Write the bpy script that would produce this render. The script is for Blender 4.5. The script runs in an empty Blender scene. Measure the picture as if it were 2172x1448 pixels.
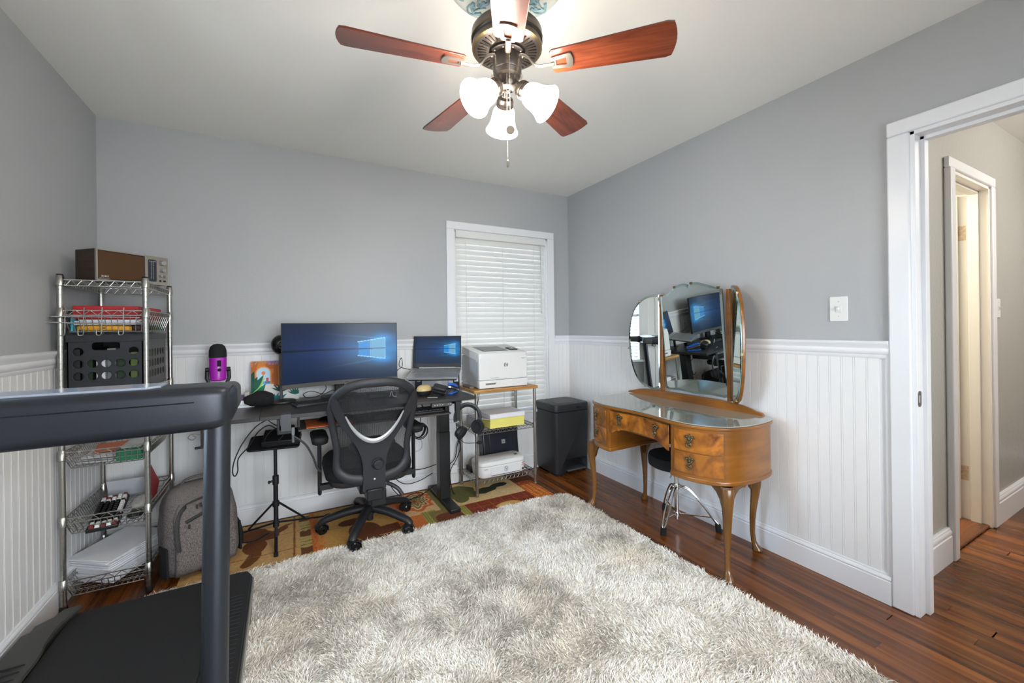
import bpy, bmesh, math, random
import numpy as np
from math import pi, sin, cos, radians, sqrt, atan2
from mathutils import Matrix, Vector, noise
random.seed(7); rng = np.random.default_rng(7)
SC = bpy.context.scene; COL = SC.collection
# ------------------------------------------------ camera, world, lights, exposure
F_PX, YAW, ROLL, CY, ZC = 880.704, 0.50153, 0.0125, 693.5, 1.235
fw = Vector((sin(YAW), cos(YAW), 0)); rt = Vector((cos(YAW), -sin(YAW), 0)); up = rt.cross(fw)
r2 = rt*cos(ROLL)-up*sin(ROLL); u2 = rt*sin(ROLL)+up*cos(ROLL)
cam = bpy.data.objects.new('camera', bpy.data.cameras.new('camera')); COL.objects.link(cam)
cam.matrix_world = Matrix(((r2.x, u2.x, -fw.x, 0), (r2.y, u2.y, -fw.y, 0), (r2.z, u2.z, -fw.z, ZC), (0, 0, 0, 1)))
cam.data.sensor_width = 36; cam.data.lens = 36*F_PX/2172; cam.data.shift_y = -(724-CY)/2172
cam.data.clip_start = 0.02; SC.camera = cam
world = bpy.data.worlds.new('sky'); SC.world = world; world.use_nodes = True
bg = world.node_tree.nodes['Background']; bg.inputs[0].default_value = (.80, .90, 1, 1); bg.inputs[1].default_value = 1.6
SC.view_settings.view_transform = 'Standard'; SC.view_settings.look = 'None'
SC.view_settings.gamma = 1; SC.view_settings.use_curve_mapping = False
SC.view_settings.exposure = 0.80
SC.cycles.use_denoising = True; SC.cycles.max_bounces = 8; SC.cycles.diffuse_bounces = 5; SC.cycles.glossy_bounces = 5
SC.cycles.caustics_reflective = False; SC.cycles.caustics_refractive = False
SHADE_W = 38.0
def area(name, loc, rot, sx, sy, power, col):
    l = bpy.data.lights.new(name, 'AREA'); l.shape = 'RECTANGLE'; l.size = sx; l.size_y = sy; l.energy = power; l.color = col
    o = bpy.data.objects.new(name, l); COL.objects.link(o); o.location = loc; o.rotation_euler = rot; return o
# daylight entering through the three windows, each light stands outside its window
area('daylight_front', (0.75, -1.45, 1.4), (pi/2, 0, 0), 2.3, 1.6, 130, (.98, .985, 1))
area('daylight_side', (-1.3, 1.7, 1.4), (0, -pi/2, 0), 1.4, .8, 36, (.66, .82, 1))
area('daylight_back', (1.64, 3.5, 1.35), (-pi/2, 0, 0), .95, 1.6, 15, (.85, .93, 1))
def point(name, loc, power, col, r):
    l = bpy.data.lights.new(name, 'POINT'); l.energy = power; l.color = col; l.shadow_soft_size = r
    o = bpy.data.objects.new(name, l); COL.objects.link(o); o.location = loc; return o
point('hall_fill_light', (3.9, -.5, 2.25), 36, (1, .97, .93), .12)  # added fill under the hall ceiling, no fixture there, lightens the hall walls
point('closet_fill_light', (3.4, 1.7, 2.1), 38, (1, .95, .86), .1)  # added fill in the unseen room, brightens the inner door jamb
# ------------------------------------------------ helpers
def lin(c):
    if max(c) > 1: c = [v/255 for v in c]
    return tuple((v/12.92 if v <= .04045 else ((v+.055)/1.055)**2.4) for v in c[:3])
class NT:
    def __init__(s, m): s.t = m.node_tree; s.n = s.t.nodes; s.b = s.n['Principled BSDF']
    def new(s, k, **kw):
        n = s.n.new(k)
        for a, v in kw.items():
            if a in n.inputs: n.inputs[a].default_value = v
            else: setattr(n, a, v)
        return n
    def link(s, a, b): s.t.links.new(a, b)
def mat(name, col, rough=.5, metal=0., bump=0., bscale=200., var=0., vscale=5., spec=.5, coat=0., emit=0., alpha=1., trans=0., ior=1.45, sheen=0., ecol=None):
    m = bpy.data.materials.new(name); m.use_nodes = True; N = NT(m); b = N.b
    c = lin(col); b.inputs['Base Color'].default_value = (*c, 1); b.inputs['Roughness'].default_value = rough
    b.inputs['Metallic'].default_value = metal; b.inputs['Specular IOR Level'].default_value = spec
    b.inputs['Coat Weight'].default_value = coat; b.inputs['Coat Roughness'].default_value = .08
    b.inputs['Alpha'].default_value = alpha; b.inputs['Transmission Weight'].default_value = trans; b.inputs['IOR'].default_value = ior
    if sheen: b.inputs['Sheen Weight'].default_value = sheen
    if emit: b.inputs['Emission Color'].default_value = (*lin(ecol or col), 1); b.inputs['Emission Strength'].default_value = emit
    tc = N.new('ShaderNodeTexCoord')
    if bump:
        n = N.new('ShaderNodeTexNoise', Scale=bscale, Detail=3.); N.link(tc.outputs['Object'], n.inputs['Vector'])
        bp = N.new('ShaderNodeBump', Strength=bump, Distance=.002); N.link(n.outputs['Fac'], bp.inputs['Height']); N.link(bp.outputs[0], b.inputs['Normal'])
    if var:
        n = N.new('ShaderNodeTexNoise', Scale=vscale, Detail=4.); N.link(tc.outputs['Object'], n.inputs['Vector'])
        r = N.new('ShaderNodeValToRGB'); r.color_ramp.elements[0].position = .3; r.color_ramp.elements[1].position = .7
        r.color_ramp.elements[0].color = (*[v*(1-var) for v in c], 1); r.color_ramp.elements[1].color = (*[min(1, v*(1+var)) for v in c], 1)
        N.link(n.outputs['Fac'], r.inputs[0]); N.link(r.outputs[0], b.inputs['Base Color'])
    return m
def wood(name, c1, c2, scale=(1, 1, 1), rough=.35, rand=0., coat=.0, detail=6., dist=1.2, bump=.05, spec=.5, fine=True, soft=1.):
    m = bpy.data.materials.new(name); m.use_nodes = True; N = NT(m); b = N.b
    tc = N.new('ShaderNodeTexCoord'); mp = N.new('ShaderNodeMapping'); mp.inputs['Scale'].default_value = scale
    oi = N.new('ShaderNodeObjectInfo'); ad = N.new('ShaderNodeVectorMath', operation='ADD'); ml = N.new('ShaderNodeMath', operation='MULTIPLY'); ml.inputs[1].default_value = 37.
    N.link(oi.outputs['Random'], ml.inputs[0]); N.link(tc.outputs['Object'], ad.inputs[0])
    if rand: N.link(ml.outputs[0], ad.inputs[1])
    else: ad.inputs[1].default_value = (0, 0, 0)
    N.link(ad.outputs[0], mp.inputs[0])
    n = N.new('ShaderNodeTexNoise', Scale=1., Detail=detail, Distortion=dist); N.link(mp.outputs[0], n.inputs['Vector'])
    r = N.new('ShaderNodeValToRGB'); r.color_ramp.elements[0].position = .32; r.color_ramp.elements[1].position = .68
    r.color_ramp.elements[0].color = (*lin(c1), 1); r.color_ramp.elements[1].color = (*lin(c2), 1); N.link(n.outputs['Fac'], r.inputs[0])
    out = r.outputs[0]
    if fine:
        m2 = N.new('ShaderNodeMapping'); m2.inputs['Scale'].default_value = [s*7 if s > 5 else s*2 for s in scale]; N.link(ad.outputs[0], m2.inputs[0])
        n2 = N.new('ShaderNodeTexNoise', Scale=1., Detail=3.); N.link(m2.outputs[0], n2.inputs['Vector'])
        r3 = N.new('ShaderNodeMapRange'); r3.inputs['From Min'].default_value = .35; r3.inputs['From Max'].default_value = .62; r3.inputs['To Min'].default_value = 1-.38*soft; r3.inputs['To Max'].default_value = 1+.06*soft
        N.link(n2.outputs['Fac'], r3.inputs['Value'])
        mx = N.new('ShaderNodeMix', data_type='RGBA', blend_type='MULTIPLY'); mx.inputs[0].default_value = 1
        N.link(out, mx.inputs[6]); N.link(r3.outputs[0], mx.inputs[7]); out = mx.outputs[2]
    if rand:
        hs = N.new('ShaderNodeHueSaturation'); mr = N.new('ShaderNodeMapRange'); mr.inputs['To Min'].default_value = 1-rand; mr.inputs['To Max'].default_value = 1+rand
        N.link(oi.outputs['Random'], mr.inputs['Value']); N.link(mr.outputs[0], hs.inputs['Value']); N.link(out, hs.inputs['Color']); out = hs.outputs[0]
    N.link(out, b.inputs['Base Color']); b.inputs['Roughness'].default_value = rough; b.inputs['Coat Weight'].default_value = coat; b.inputs['Coat Roughness'].default_value = .12
    b.inputs['Specular IOR Level'].default_value = spec
    if bump:
        bp = N.new('ShaderNodeBump', Strength=bump, Distance=.001); N.link(n.outputs['Fac'], bp.inputs['Height']); N.link(bp.outputs[0], b.inputs['Normal'])
    return m
def attrmat(name, rough=.8, emit=0., spec=.3, bump=0., bscale=300., trans=0.):
    m = bpy.data.materials.new(name); m.use_nodes = True; N = NT(m); a = N.new('ShaderNodeVertexColor', layer_name='Col')
    N.b.inputs['Roughness'].default_value = rough; N.b.inputs['Specular IOR Level'].default_value = spec
    if emit:
        N.b.inputs['Base Color'].default_value = (.01, .01, .012, 1); N.link(a.outputs[0], N.b.inputs['Emission Color']); N.b.inputs['Emission Strength'].default_value = emit
    else: N.link(a.outputs[0], N.b.inputs['Base Color'])
    if bump:
        tc = N.new('ShaderNodeTexCoord'); n = N.new('ShaderNodeTexNoise', Scale=bscale, Detail=3.); N.link(tc.outputs['Object'], n.inputs['Vector'])
        bp = N.new('ShaderNodeBump', Strength=bump, Distance=.003); N.link(n.outputs['Fac'], bp.inputs['Height']); N.link(bp.outputs[0], N.b.inputs['Normal'])
    return m
OFF = {}
def tag(o, label=None, cat=None, group=None, kind=None):
    if label: o['label'] = label
    if cat: o['category'] = cat
    if group: o['group'] = group
    if kind: o['kind'] = kind
    return o
def thing(name, label, cat, loc=(0, 0, 0), rz=0., group=None, local=False, rot=None):
    o = bpy.data.objects.new(name, None); COL.objects.link(o); o.empty_display_size = .05
    o.location = loc; o.rotation_euler = rot or (0, 0, rz); OFF[o.name] = Vector((0, 0, 0)) if local else Vector(loc)
    return tag(o, label, cat, group)
def I(): return Matrix.Identity(4)
def frame(o, x, y):   # matrix with origin o, x axis x, z axis = x cross y
    x = Vector(x).normalized(); y = Vector(y); z = x.cross(y).normalized(); y = z.cross(x)
    return Matrix(((x.x, y.x, z.x, o[0]), (x.y, y.y, z.y, o[1]), (x.z, y.z, z.z, o[2]), (0, 0, 0, 1)))
def along(p, d):      # z axis along d
    d = Vector(d).normalized(); q = Vector((0, 0, 1)).rotation_difference(d); return Matrix.Translation(p) @ q.to_matrix().to_4x4()
class MB:
    def __init__(s): s.v = []; s.f = []; s.M = I()
    def add(s, vs, fs):
        k = len(s.v); M = s.M; s.v += [tuple(M @ Vector(v)) for v in vs]; s.f += [tuple(i+k for i in f) for f in fs]; return s
    def box(s, c, d, M=None):
        x, y, z = [v/2 for v in d]
        vs = [Vector((i*x, j*y, k*z)) for i in (-1, 1) for j in (-1, 1) for k in (-1, 1)]
        if M is not None: vs = [M @ v for v in vs]
        vs = [v+Vector(c) for v in vs]
        return s.add(vs, [(0, 1, 3, 2), (4, 6, 7, 5), (0, 4, 5, 1), (2, 3, 7, 6), (0, 2, 6, 4), (1, 5, 7, 3)])
    def bx(s, x0, x1, y0, y1, z0, z1): return s.box(((x0+x1)/2, (y0+y1)/2, (z0+z1)/2), (x1-x0, y1-y0, z1-z0))
    def loft(s, rings, cap=True, closed=False):
        n = len(rings[0]); vs = [p for r in rings for p in r]; fs = []; m = len(rings)
        for a in range(m if closed else m-1):
            b = (a+1) % m
            for i in range(n):
                j = (i+1) % n; fs.append((a*n+i, a*n+j, b*n+j, b*n+i))
        if cap and not closed: fs.append(tuple(reversed(range(n)))); fs.append(tuple((m-1)*n+i for i in range(n)))
        return s.add(vs, fs)
    def tube(s, pts, r, n=8, closed=False, cap=True, ell=None, upv=None):
        P = [Vector(p) for p in pts]; m = len(P); rings = []; prev = None
        for i in range(m):
            if closed: t = (P[(i+1) % m]-P[i-1]).normalized()
            else: t = (P[min(i+1, m-1)]-P[max(i-1, 0)]).normalized()
            if upv is not None: nn = Vector(upv)-t*t.dot(Vector(upv))
            elif prev is None:
                a = Vector((0, 0, 1)) if abs(t.z) < .9 else Vector((1, 0, 0)); nn = a-t*t.dot(a)
            else: nn = prev-t*t.dot(prev)
            nn.normalize(); prev = nn; bb = t.cross(nn)
            rr = r[i] if isinstance(r, (list, tuple)) else r
            ra, rb = (rr*ell[0], rr*ell[1]) if ell else (rr, rr)
            rings.append([P[i]+nn*(ra*cos(2*pi*k/n))+bb*(rb*sin(2*pi*k/n)) for k in range(n)])
        return s.loft(rings, cap, closed)
    def cyl(s, p0, p1, r, r1=None, n=16): return s.tube([p0, p1], [r, r if r1 is None else r1], n)
    def lathe(s, prof, n=24, M=None, cap=False):
        M = M or I(); rings = [[M @ Vector((r*cos(2*pi*k/n), r*sin(2*pi*k/n), z)) for k in range(n)] for r, z in prof]
        return s.loft(rings, cap)
    def prism(s, poly, z0, z1, M=None):
        M = M or I(); n = len(poly); vs = [M @ Vector((x, y, z0)) for x, y in poly]+[M @ Vector((x, y, z1)) for x, y in poly]
        return s.add(vs, [tuple(reversed(range(n))), tuple(range(n, 2*n))]+[(i, (i+1) % n, n+(i+1) % n, n+i) for i in range(n)])
    def sphere(s, c, r, nu=16, nv=10, M=None):
        r = (r, r, r) if not hasattr(r, '__len__') else r; M = M or I(); c = Vector(c); rings = []
        for a in range(nv+1):
            t = max(.02, min(pi-.02, pi*a/nv)); rings.append([c+M @ Vector((r[0]*sin(t)*cos(2*pi*k/nu), r[1]*sin(t)*sin(2*pi*k/nu), -r[2]*cos(t))) for k in range(nu)])
        return s.loft(rings)
    def torus(s, c, R, r, M=None, n=24, k=8, a0=0, a1=2*pi):
        M = M or I(); full = abs(a1-a0-2*pi) < 1e-6; m = n if full else n+1
        return s.tube([Vector(c)+M @ Vector((R*cos(a0+(a1-a0)*i/n), R*sin(a0+(a1-a0)*i/n), 0)) for i in range(m)], r, k, closed=full)
    def sweep(s, prof, p0, p1, nrm):    # profile (d, z) d along nrm
        p0, p1, nrm = Vector(p0), Vector(p1), Vector(nrm)
        return s.loft([[p+nrm*d+Vector((0, 0, z)) for d, z in prof] for p in (p0, p1)])
    def grid(s, fn, nu, nv):
        vs = [fn(i/nu, j/nv) for j in range(nv+1) for i in range(nu+1)]; w = nu+1
        return s.add(vs, [(j*w+i, j*w+i+1, (j+1)*w+i+1, (j+1)*w+i) for j in range(nv) for i in range(nu)])
    def build(s, name, m, parent=None, label=None, bevel=0., seg=2, sub=0, smooth=True, kind=None, org=None, solid=0., ang=38):
        off = OFF.get(parent.name, Vector((0, 0, 0))) if parent else Vector(org or (0, 0, 0))
        me = bpy.data.meshes.new(name); me.from_pydata([(v[0]-off.x, v[1]-off.y, v[2]-off.z) for v in s.v], [], s.f); me.update()
        bm = bmesh.new(); bm.from_mesh(me); bmesh.ops.recalc_face_normals(bm, faces=bm.faces); bm.to_mesh(me); bm.free()
        if smooth:
            me.shade_smooth()
            if not sub: me.set_sharp_from_angle(angle=radians(ang))
        if m: me.materials.append(m)
        o = bpy.data.objects.new(name, me); COL.objects.link(o)
        if parent: o.parent = parent; OFF[o.name] = off
        else: o.location = off; OFF[o.name] = off
        if solid: md = o.modifiers.new('solid', 'SOLIDIFY'); md.thickness = solid; md.offset = 0
        if bevel: md = o.modifiers.new('bevel', 'BEVEL'); md.width = bevel; md.segments = seg; md.limit_method = 'ANGLE'; md.angle_limit = radians(40); md.harden_normals = False
        if sub: md = o.modifiers.new('sub', 'SUBSURF'); md.levels = sub; md.render_levels = sub
        if label: o['label'] = label
        if kind: o['kind'] = kind
        return o
def struct(name, mb, m, **k): return tag(mb.build(name, m, **k), kind='structure')
def solo(name, mb, m, label, cat, org, group=None, **k): return tag(mb.build(name, m, org=org, **k), label, cat, group)
def rrect(w, h, r, n=5, cx=0, cy=0):
    out = []
    for sx, sy, a in ((1, 1, 0), (-1, 1, pi/2), (-1, -1, pi), (1, -1, 1.5*pi)):
        out += [(cx+sx*(w/2-r)+r*cos(a+pi/2*i/n), cy+sy*(h/2-r)+r*sin(a+pi/2*i/n)) for i in range(n+1)]
    return out
def spline(pts, n=6, closed=False):
    P = [Vector(p) for p in pts]; m = len(P); out = []
    for i in range(m if closed else m-1):
        g = lambda k: P[k % m] if closed else P[max(0, min(m-1, k))]
        a, b, c, d = g(i-1), g(i), g(i+1), g(i+2)
        for k in range(n):
            t = k/n; out.append(.5*((2*b)+(c-a)*t+(2*a-5*b+4*c-d)*t*t+(3*b-a-3*c+d)*t**3))
    if not closed: out.append(P[-1])
    return out
def plate(mb, outer, holes, t, M=None):    # flat plate with holes, thickness t, in the XY plane of M
    cu = bpy.data.curves.new('tmp', 'CURVE'); cu.dimensions = '2D'; cu.fill_mode = 'BOTH'; cu.extrude = t/2
    for poly in [outer]+holes:
        sp = cu.splines.new('POLY'); sp.points.add(len(poly)-1); sp.use_cyclic_u = True
        for i, p in enumerate(poly): sp.points[i].co = (p[0], p[1], 0, 1)
    ob = bpy.data.objects.new('tmp', cu); me = ob.to_mesh()
    M = M or I(); mb.add([M @ v.co for v in me.vertices], [tuple(p.vertices) for p in me.polygons]); ob.to_mesh_clear()
    bpy.data.objects.remove(ob); bpy.data.curves.remove(cu); return mb
def text(mb, s, size, M, t=.0005, align='CENTER', shear=0.):
    cu = bpy.data.curves.new('tmp', 'FONT'); cu.body = s; cu.size = size; cu.extrude = t; cu.align_x = align; cu.align_y = 'CENTER'; cu.shear = shear; cu.resolution_u = 2
    ob = bpy.data.objects.new('tmp', cu); me = ob.to_mesh(); mb.add([M @ v.co for v in me.vertices], [tuple(p.vertices) for p in me.polygons])
    ob.to_mesh_clear(); bpy.data.objects.remove(ob); bpy.data.curves.remove(cu); return mb
def painted(name, fn, w, h, nx, ny, M, m, parent=None, curve=0., **k):   # coloured grid: fn(X,Y arrays in metres)->rgb (sRGB 0-255)
    mb = MB(); mb.grid(lambda a, b: M @ Vector((a*w, b*h, 0)), nx, ny); o = mb.build(name, m, parent, smooth=False, **k)
    me = o.data; X, Y = np.meshgrid(np.linspace(0, w, nx+1), np.linspace(0, h, ny+1)); C = np.clip(fn(X, Y), 0, 255)/255.
    L = np.where(C <= .04045, C/12.92, ((C+.055)/1.055)**2.4); L = np.concatenate([L, np.ones(L.shape[:2]+(1,))], 2).reshape(-1)
    a = me.color_attributes.new('Col', 'FLOAT_COLOR', 'POINT'); a.data.foreach_set('color', L.astype(np.float32)); return o
def vnoise(X, Y, s, seed=0):      # value noise, numpy
    r = np.random.default_rng(seed); G = r.random((64, 64)); x = X*s; y = Y*s; xi = np.floor(x).astype(int); yi = np.floor(y).astype(int); fx = x-xi; fy = y-yi
    fx = fx*fx*(3-2*fx); fy = fy*fy*(3-2*fy); g = lambda i, j: G[(xi+i) % 64, (yi+j) % 64]
    return (g(0, 0)*(1-fx)+g(1, 0)*fx)*(1-fy)+(g(0, 1)*(1-fx)+g(1, 1)*fx)*fy
def copy_tree(o, parent=None):
    c = o.copy(); COL.objects.link(c); c.parent = parent; OFF[c.name] = OFF.get(o.name, Vector((0, 0, 0)))
    for ch in list(o.children): copy_tree(ch, c)
    return c
# ------------------------------------------------ materials
WALL = mat('wall_paint', (170, 171, 172), .42, bump=.25, bscale=160, spec=.4)
WHITE = mat('white_trim_paint', (226, 226, 228), .32, bump=.04, bscale=60)
BEAD = mat('white_bead_paint', (228, 227, 226), .38)
CEIL = mat('ceiling_paint', (240, 238, 233), .7, bump=.1, bscale=120)
HALL = mat('hall_textured_paint', (172, 170, 163), .33, bump=1., bscale=55, spec=.5)
IVORY = mat('ivory_paint', (238, 234, 226), .35)
BOARD = wood('oak_floorboard', (76, 38, 14), (134, 78, 33), (20, 1.1, 10), .27, rand=.26, coat=.12, dist=.35, bump=.015, soft=.6, spec=.4)
BLACKM = mat('black_powder_metal', (24, 24, 26), .4, bump=.1, bscale=900)
BLACKP = mat('black_plastic', (30, 30, 32), .45)
BLACKG = mat('black_gloss_plastic', (16, 16, 18), .2)
DARKG = mat('dark_grey_plastic', (52, 53, 56), .42)
RUBBER = mat('black_rubber', (18, 18, 18), .7)
CHROME = mat('chrome', (205, 205, 205), .16, 1.)
STEEL = mat('zinc_wire', (176, 174, 168), .28, 1.)
SILVER = mat('silver_plastic', (170, 170, 168), .35, .6)
PAPER = mat('white_paper', (222, 222, 226), .8)
WPLAST = mat('white_plastic', (222, 221, 218), .4)
GPLAST = mat('light_grey_plastic', (186, 188, 192), .45)
CABLE = mat('black_cable', (14, 14, 15), .5)
# ------------------------------------------------ the room
XL, XR, YB, YF, H = -.908, 2.323, 3.133, -1.15, 2.44
HX, HY, WT = 6.0, .81, .115     # hall end, hall wall, wall thickness
# floor
fl = struct('floor', MB().bx(XL-.1, XR+WT, YF-.1, YB+.1, -.08, -.014), mat('subfloor', (40, 20, 10), .8))
hf = struct('floor_hall', MB().bx(XR+WT, HX, -1.2, 2.4, -.08, -.014), fl.data.materials[0])
bw = .0572
plank_me = {}
def plank(L):
    L = round(L, 2)
    if L not in plank_me:
        m = MB(); w = bw/2-.00018
        m.loft([[Vector((-w, y, -.0135)), Vector((w, y, -.0135)), Vector((w, y, -.0003)), Vector((w-.0004, y, 0)), Vector((-w+.0004, y, 0)), Vector((-w, y, -.0003))] for y in (0, L-.0004)])
        me = bpy.data.meshes.new('floorboard'); me.from_pydata(m.v, [], m.f); me.materials.append(BOARD); plank_me[L] = me
    return plank_me[L]
def lay(x0, x1, y0, y1, parent, y_of=None):
    x = x0+bw/2
    while x < x1-bw*.4:
        y = y0-random.random()*.9
        while y < y1:
            L = random.choice([.5, .8, 1.1, 1.4, 1.7, 2.0]); a = max(y, y0); b = min(y+L, y1)
            if b-a > .05:
                o = bpy.data.objects.new('floorboard', plank(b-a)); COL.objects.link(o); o.parent = parent; o.location = (x, a, 0)
            y += L
        x += bw
nb_ = int((XR+WT-XL)/bw+.999); xs_ = XL+nb_*bw
lay(XL, xs_, YF, YB, fl)
nc_ = int((4.9-xs_)/bw); lay(xs_, xs_+nc_*bw, -.9, HY, hf)
lay(xs_+9*bw, xs_+26*bw, HY, 1.9, hf)
struct('ceiling', MB().bx(XL-.1, XR+.02, YF-.1, YB+.1, H, H+.06), CEIL)
struct('ceiling_hall', MB().bx(XR+.02, HX, -1.3, 2.5, H+.02, H+.08), CEIL)
def wall_x(mb, x0, x1, y0, y1, holes):     # wall thick in x, holes (ya,yb,za,zb)
    ys = y0
    for ya, yb, za, zb in sorted(holes):
        mb.bx(x0, x1, ys, ya, 0, H+.02)
        if za > 0: mb.bx(x0, x1, ya, yb, 0, za)
        mb.bx(x0, x1, ya, yb, zb, H+.02); ys = yb
    return mb.bx(x0, x1, ys, y1, 0, H+.02)
def wall_y(mb, y0, y1, x0, x1, holes):
    xs = x0
    for xa, xb, za, zb in sorted(holes):
        mb.bx(xs, xa, y0, y1, 0, H+.02)
        if za > 0: mb.bx(xa, xb, y0, y1, 0, za)
        mb.bx(xa, xb, y0, y1, zb, H+.02); xs = xb
    return mb.bx(xs, x1, y0, y1, 0, H+.02)
WX0, WX1, WZ0, WZ1 = 1.196, 2.083, .515, 2.022      # window opening in the back wall
DY0, DY1, DZ = -.10, .722, 2.034                    # door opening in the right wall
struct('wall_back', wall_y(MB(), YB, YB+.12, XL-.1, XR+.1, [(WX0, WX1, WZ0, WZ1)]), WALL)
struct('wall_left', wall_x(MB(), XL-.1, XL, YF, YB, [(.50, 1.24, 0, 2.03), (1.37, 2.03, .75, 2.02)]), WALL)
wr = struct('wall_right', wall_x(MB(), XR, XR+.06, YF, YB, [(DY0, DY1, 0, DZ)]), WALL)
struct('wall_front', wall_y(MB(), YF-.1, YF, XL-.1, XR+.1, [(-.2, 1.7, .6, 2.02)]), WALL)
struct('wall_hall_side', wall_x(MB(), XR+.06, XR+WT, YF, YB, [(DY0, DY1, 0, DZ)]), HALL)
IX0, IX1, IZ = 3.075, 3.70, 2.035                   # inner door opening off the hall
struct('wall_hall', wall_y(MB(), HY, HY+.12, XR+WT, HX, [(IX0, IX1, 0, IZ)]), HALL)
struct('wall_hall_front', MB().bx(XR+WT, HX, -1.3, -1.2, 0, H+.02), HALL)
struct('wall_hall_end', MB().bx(HX, HX+.1, -1.3, HY+.1, 0, H+.02), HALL)
struct('wall_closet', MB().bx(2.6, 4.6, 2.1, 2.2, 0, H+.02).bx(2.5, 2.6, HY+.12, 2.2, 0, H+.02).bx(4.6, 4.7, HY+.12, 2.2, 0, H+.02), mat('closet_paint', (206, 203, 192), .6))
# corner seams
struct('trim_1', MB().cyl((XR-.002, YB-.002, 1.15), (XR-.002, YB-.002, H), .003, n=6), WALL)
# chair rails, baseboards, beadboard
RAIL = [(0, 1.076), (.010, 1.076), (.013, 1.083), (.013, 1.092), (.018, 1.097), (.020, 1.112), (.016, 1.120), (.018, 1.127), (.026, 1.138), (.028, 1.146), (.028, 1.152), (.022, 1.1545), (0, 1.1545)]
BASE = [(0, 0), (.020, 0), (.020, .098), (.016, .101), (.0165, .104), (.020, .109), (.018, .118), (.012, .123), (.0135, .127), (.008, .131), (0, .131)]
CX0, CX1 = 1.129, 2.150
def mould(name, prof, segs, nrm):
    mb = MB()
    for a, b in segs: mb.sweep(prof, a, b, nrm)
    return struct(name, mb, WHITE)
mould('trim_2', RAIL, [((XL, YB, 0), (CX0, YB, 0)), ((CX1, YB, 0), (XR, YB, 0))], (0, -1, 0))
mould('trim_3', RAIL, [((XR, .797, 0), (XR, YB, 0))], (-1, 0, 0))
mould('trim_4', RAIL, [((XL, 2.11, 0), (XL, YB, 0)), ((XL, YF, 0), (XL, .43, 0))], (1, 0, 0))
mould('baseboard_back', BASE, [((XL, YB, 0), (XR, YB, 0))], (0, -1, 0))
mould('baseboard_right', BASE, [((XR, .797, 0), (XR, YB, 0)), ((XR, YF, 0), (XR, -.18, 0))], (-1, 0, 0))
mould('baseboard_left', BASE, [((XL, YF, 0), (XL, .43, 0)), ((XL, 1.31, 0), (XL, YB, 0))], (1, 0, 0))
mould('baseboard_front', BASE, [((XL, YF, 0), (XR, YF, 0))], (0, 1, 0))
BASEH = [(d, z*1.32) for d, z in BASE]
mould('baseboard_hall', BASEH, [((XR+WT, HY, 0), (3.008, HY, 0)), ((3.765, HY, 0), (HX, HY, 0))], (0, -1, 0))
pitch = .0489
def bead_mesh(z0, z1):
    w = pitch/2; pr = [(-w, 0), (-w, .0050), (-w+.0010, .0066), (-w+.0035, .0069), (-w+.0062, .0066), (-w+.0074, .0046), (-w+.0086, .0068), (w-.0010, .0068), (w-.0002, .0050), (w-.0002, 0)]
    m = MB(); m.loft([[Vector((x, -d, z)) for x, d in pr] for z in (z0, z1)])
    me = bpy.data.meshes.new('bead_board'); me.from_pydata(m.v, [], m.f); me.materials.append(BEAD); return me
BM1 = bead_mesh(.12, 1.082); BM2 = bead_mesh(.12, .46)
def beads(parent, p0, p1, rz, me):
    p0, p1 = Vector(p0), Vector(p1); d = (p1-p0); n = int(round(d.length/pitch)); st = d/n
    for i in range(n):
        o = bpy.data.objects.new('bead_board', me); COL.objects.link(o); o.parent = parent; o.location = p0+st*(i+.5); o.rotation_euler = (0, 0, rz)
wains = {}
def wainscot(side, mb): wains[side] = struct('wall_'+side+'_wainscot', mb, WHITE); return wains[side]
w = wainscot('back', MB().bx(XL, CX0, YB-.001, YB+.001, .1, 1.09)); beads(w, (XL, YB-.001, 0), (CX0, YB-.001, 0), 0, BM1)
beads(w, (CX0, YB-.001, 0), (CX1, YB-.001, 0), 0, BM2); beads(w, (CX1, YB-.001, 0), (XR, YB-.001, 0), 0, BM1)
w = wainscot('right', MB().bx(XR-.001, XR+.001, .8, YB, .1, 1.09)); beads(w, (XR-.001, YB, 0), (XR-.001, .835, 0), -pi/2, BM1)
MBs = MB().bx(XR-.012, XR-.001, .797, .812, .13, 1.08); MBs.build('corner_strip', WHITE, w)
w = wainscot('left', MB().bx(XL-.001, XL+.001, YF, .43, .1, 1.09).bx(XL-.001, XL+.001, 2.11, YB, .1, 1.09)); beads(w, (XL+.001, 2.11, 0), (XL+.001, YB, 0), pi/2, BM1)
# window with casing, sill, sash, glass and blind
wn = struct('window_1', MB().bx(CX0, WX0, YB-.02, YB, .50, WZ1).bx(WX1, CX1, YB-.02, YB, .50, WZ1).bx(CX0, CX1, YB-.02, YB, WZ1, 2.083), WHITE, bevel=.004)
MB().bx(WX0-.003, WX0+.012, YB-.002, YB+.1, WZ0, WZ1).bx(WX1-.012, WX1+.003, YB-.002, YB+.1, WZ0, WZ1).bx(WX0, WX1, YB-.002, YB+.1, WZ1-.012, WZ1+.003).build('window_jamb', WHITE, wn)
MB().bx(CX0-.02, CX1+.02, YB-.055, YB+.1, .492, .517).build('window_sill', WHITE, wn, bevel=.006)
MB().bx(CX0, CX1, YB-.02, YB, .435, .492).build('apron', WHITE, wn, bevel=.004)
MB().bx(WX0+.012, WX0+.05, YB+.075, YB+.1, .517, WZ1).bx(WX1-.05, WX1-.012, YB+.075, YB+.1, .517, WZ1).bx(WX0, WX1, YB+.075, YB+.1, .517, .56).bx(WX0, WX1, YB+.07, YB+.1, 1.25, 1.29).bx(WX0, WX1, YB+.075, YB+.1, 1.97, WZ1).build('sash', WHITE, wn)
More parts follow.
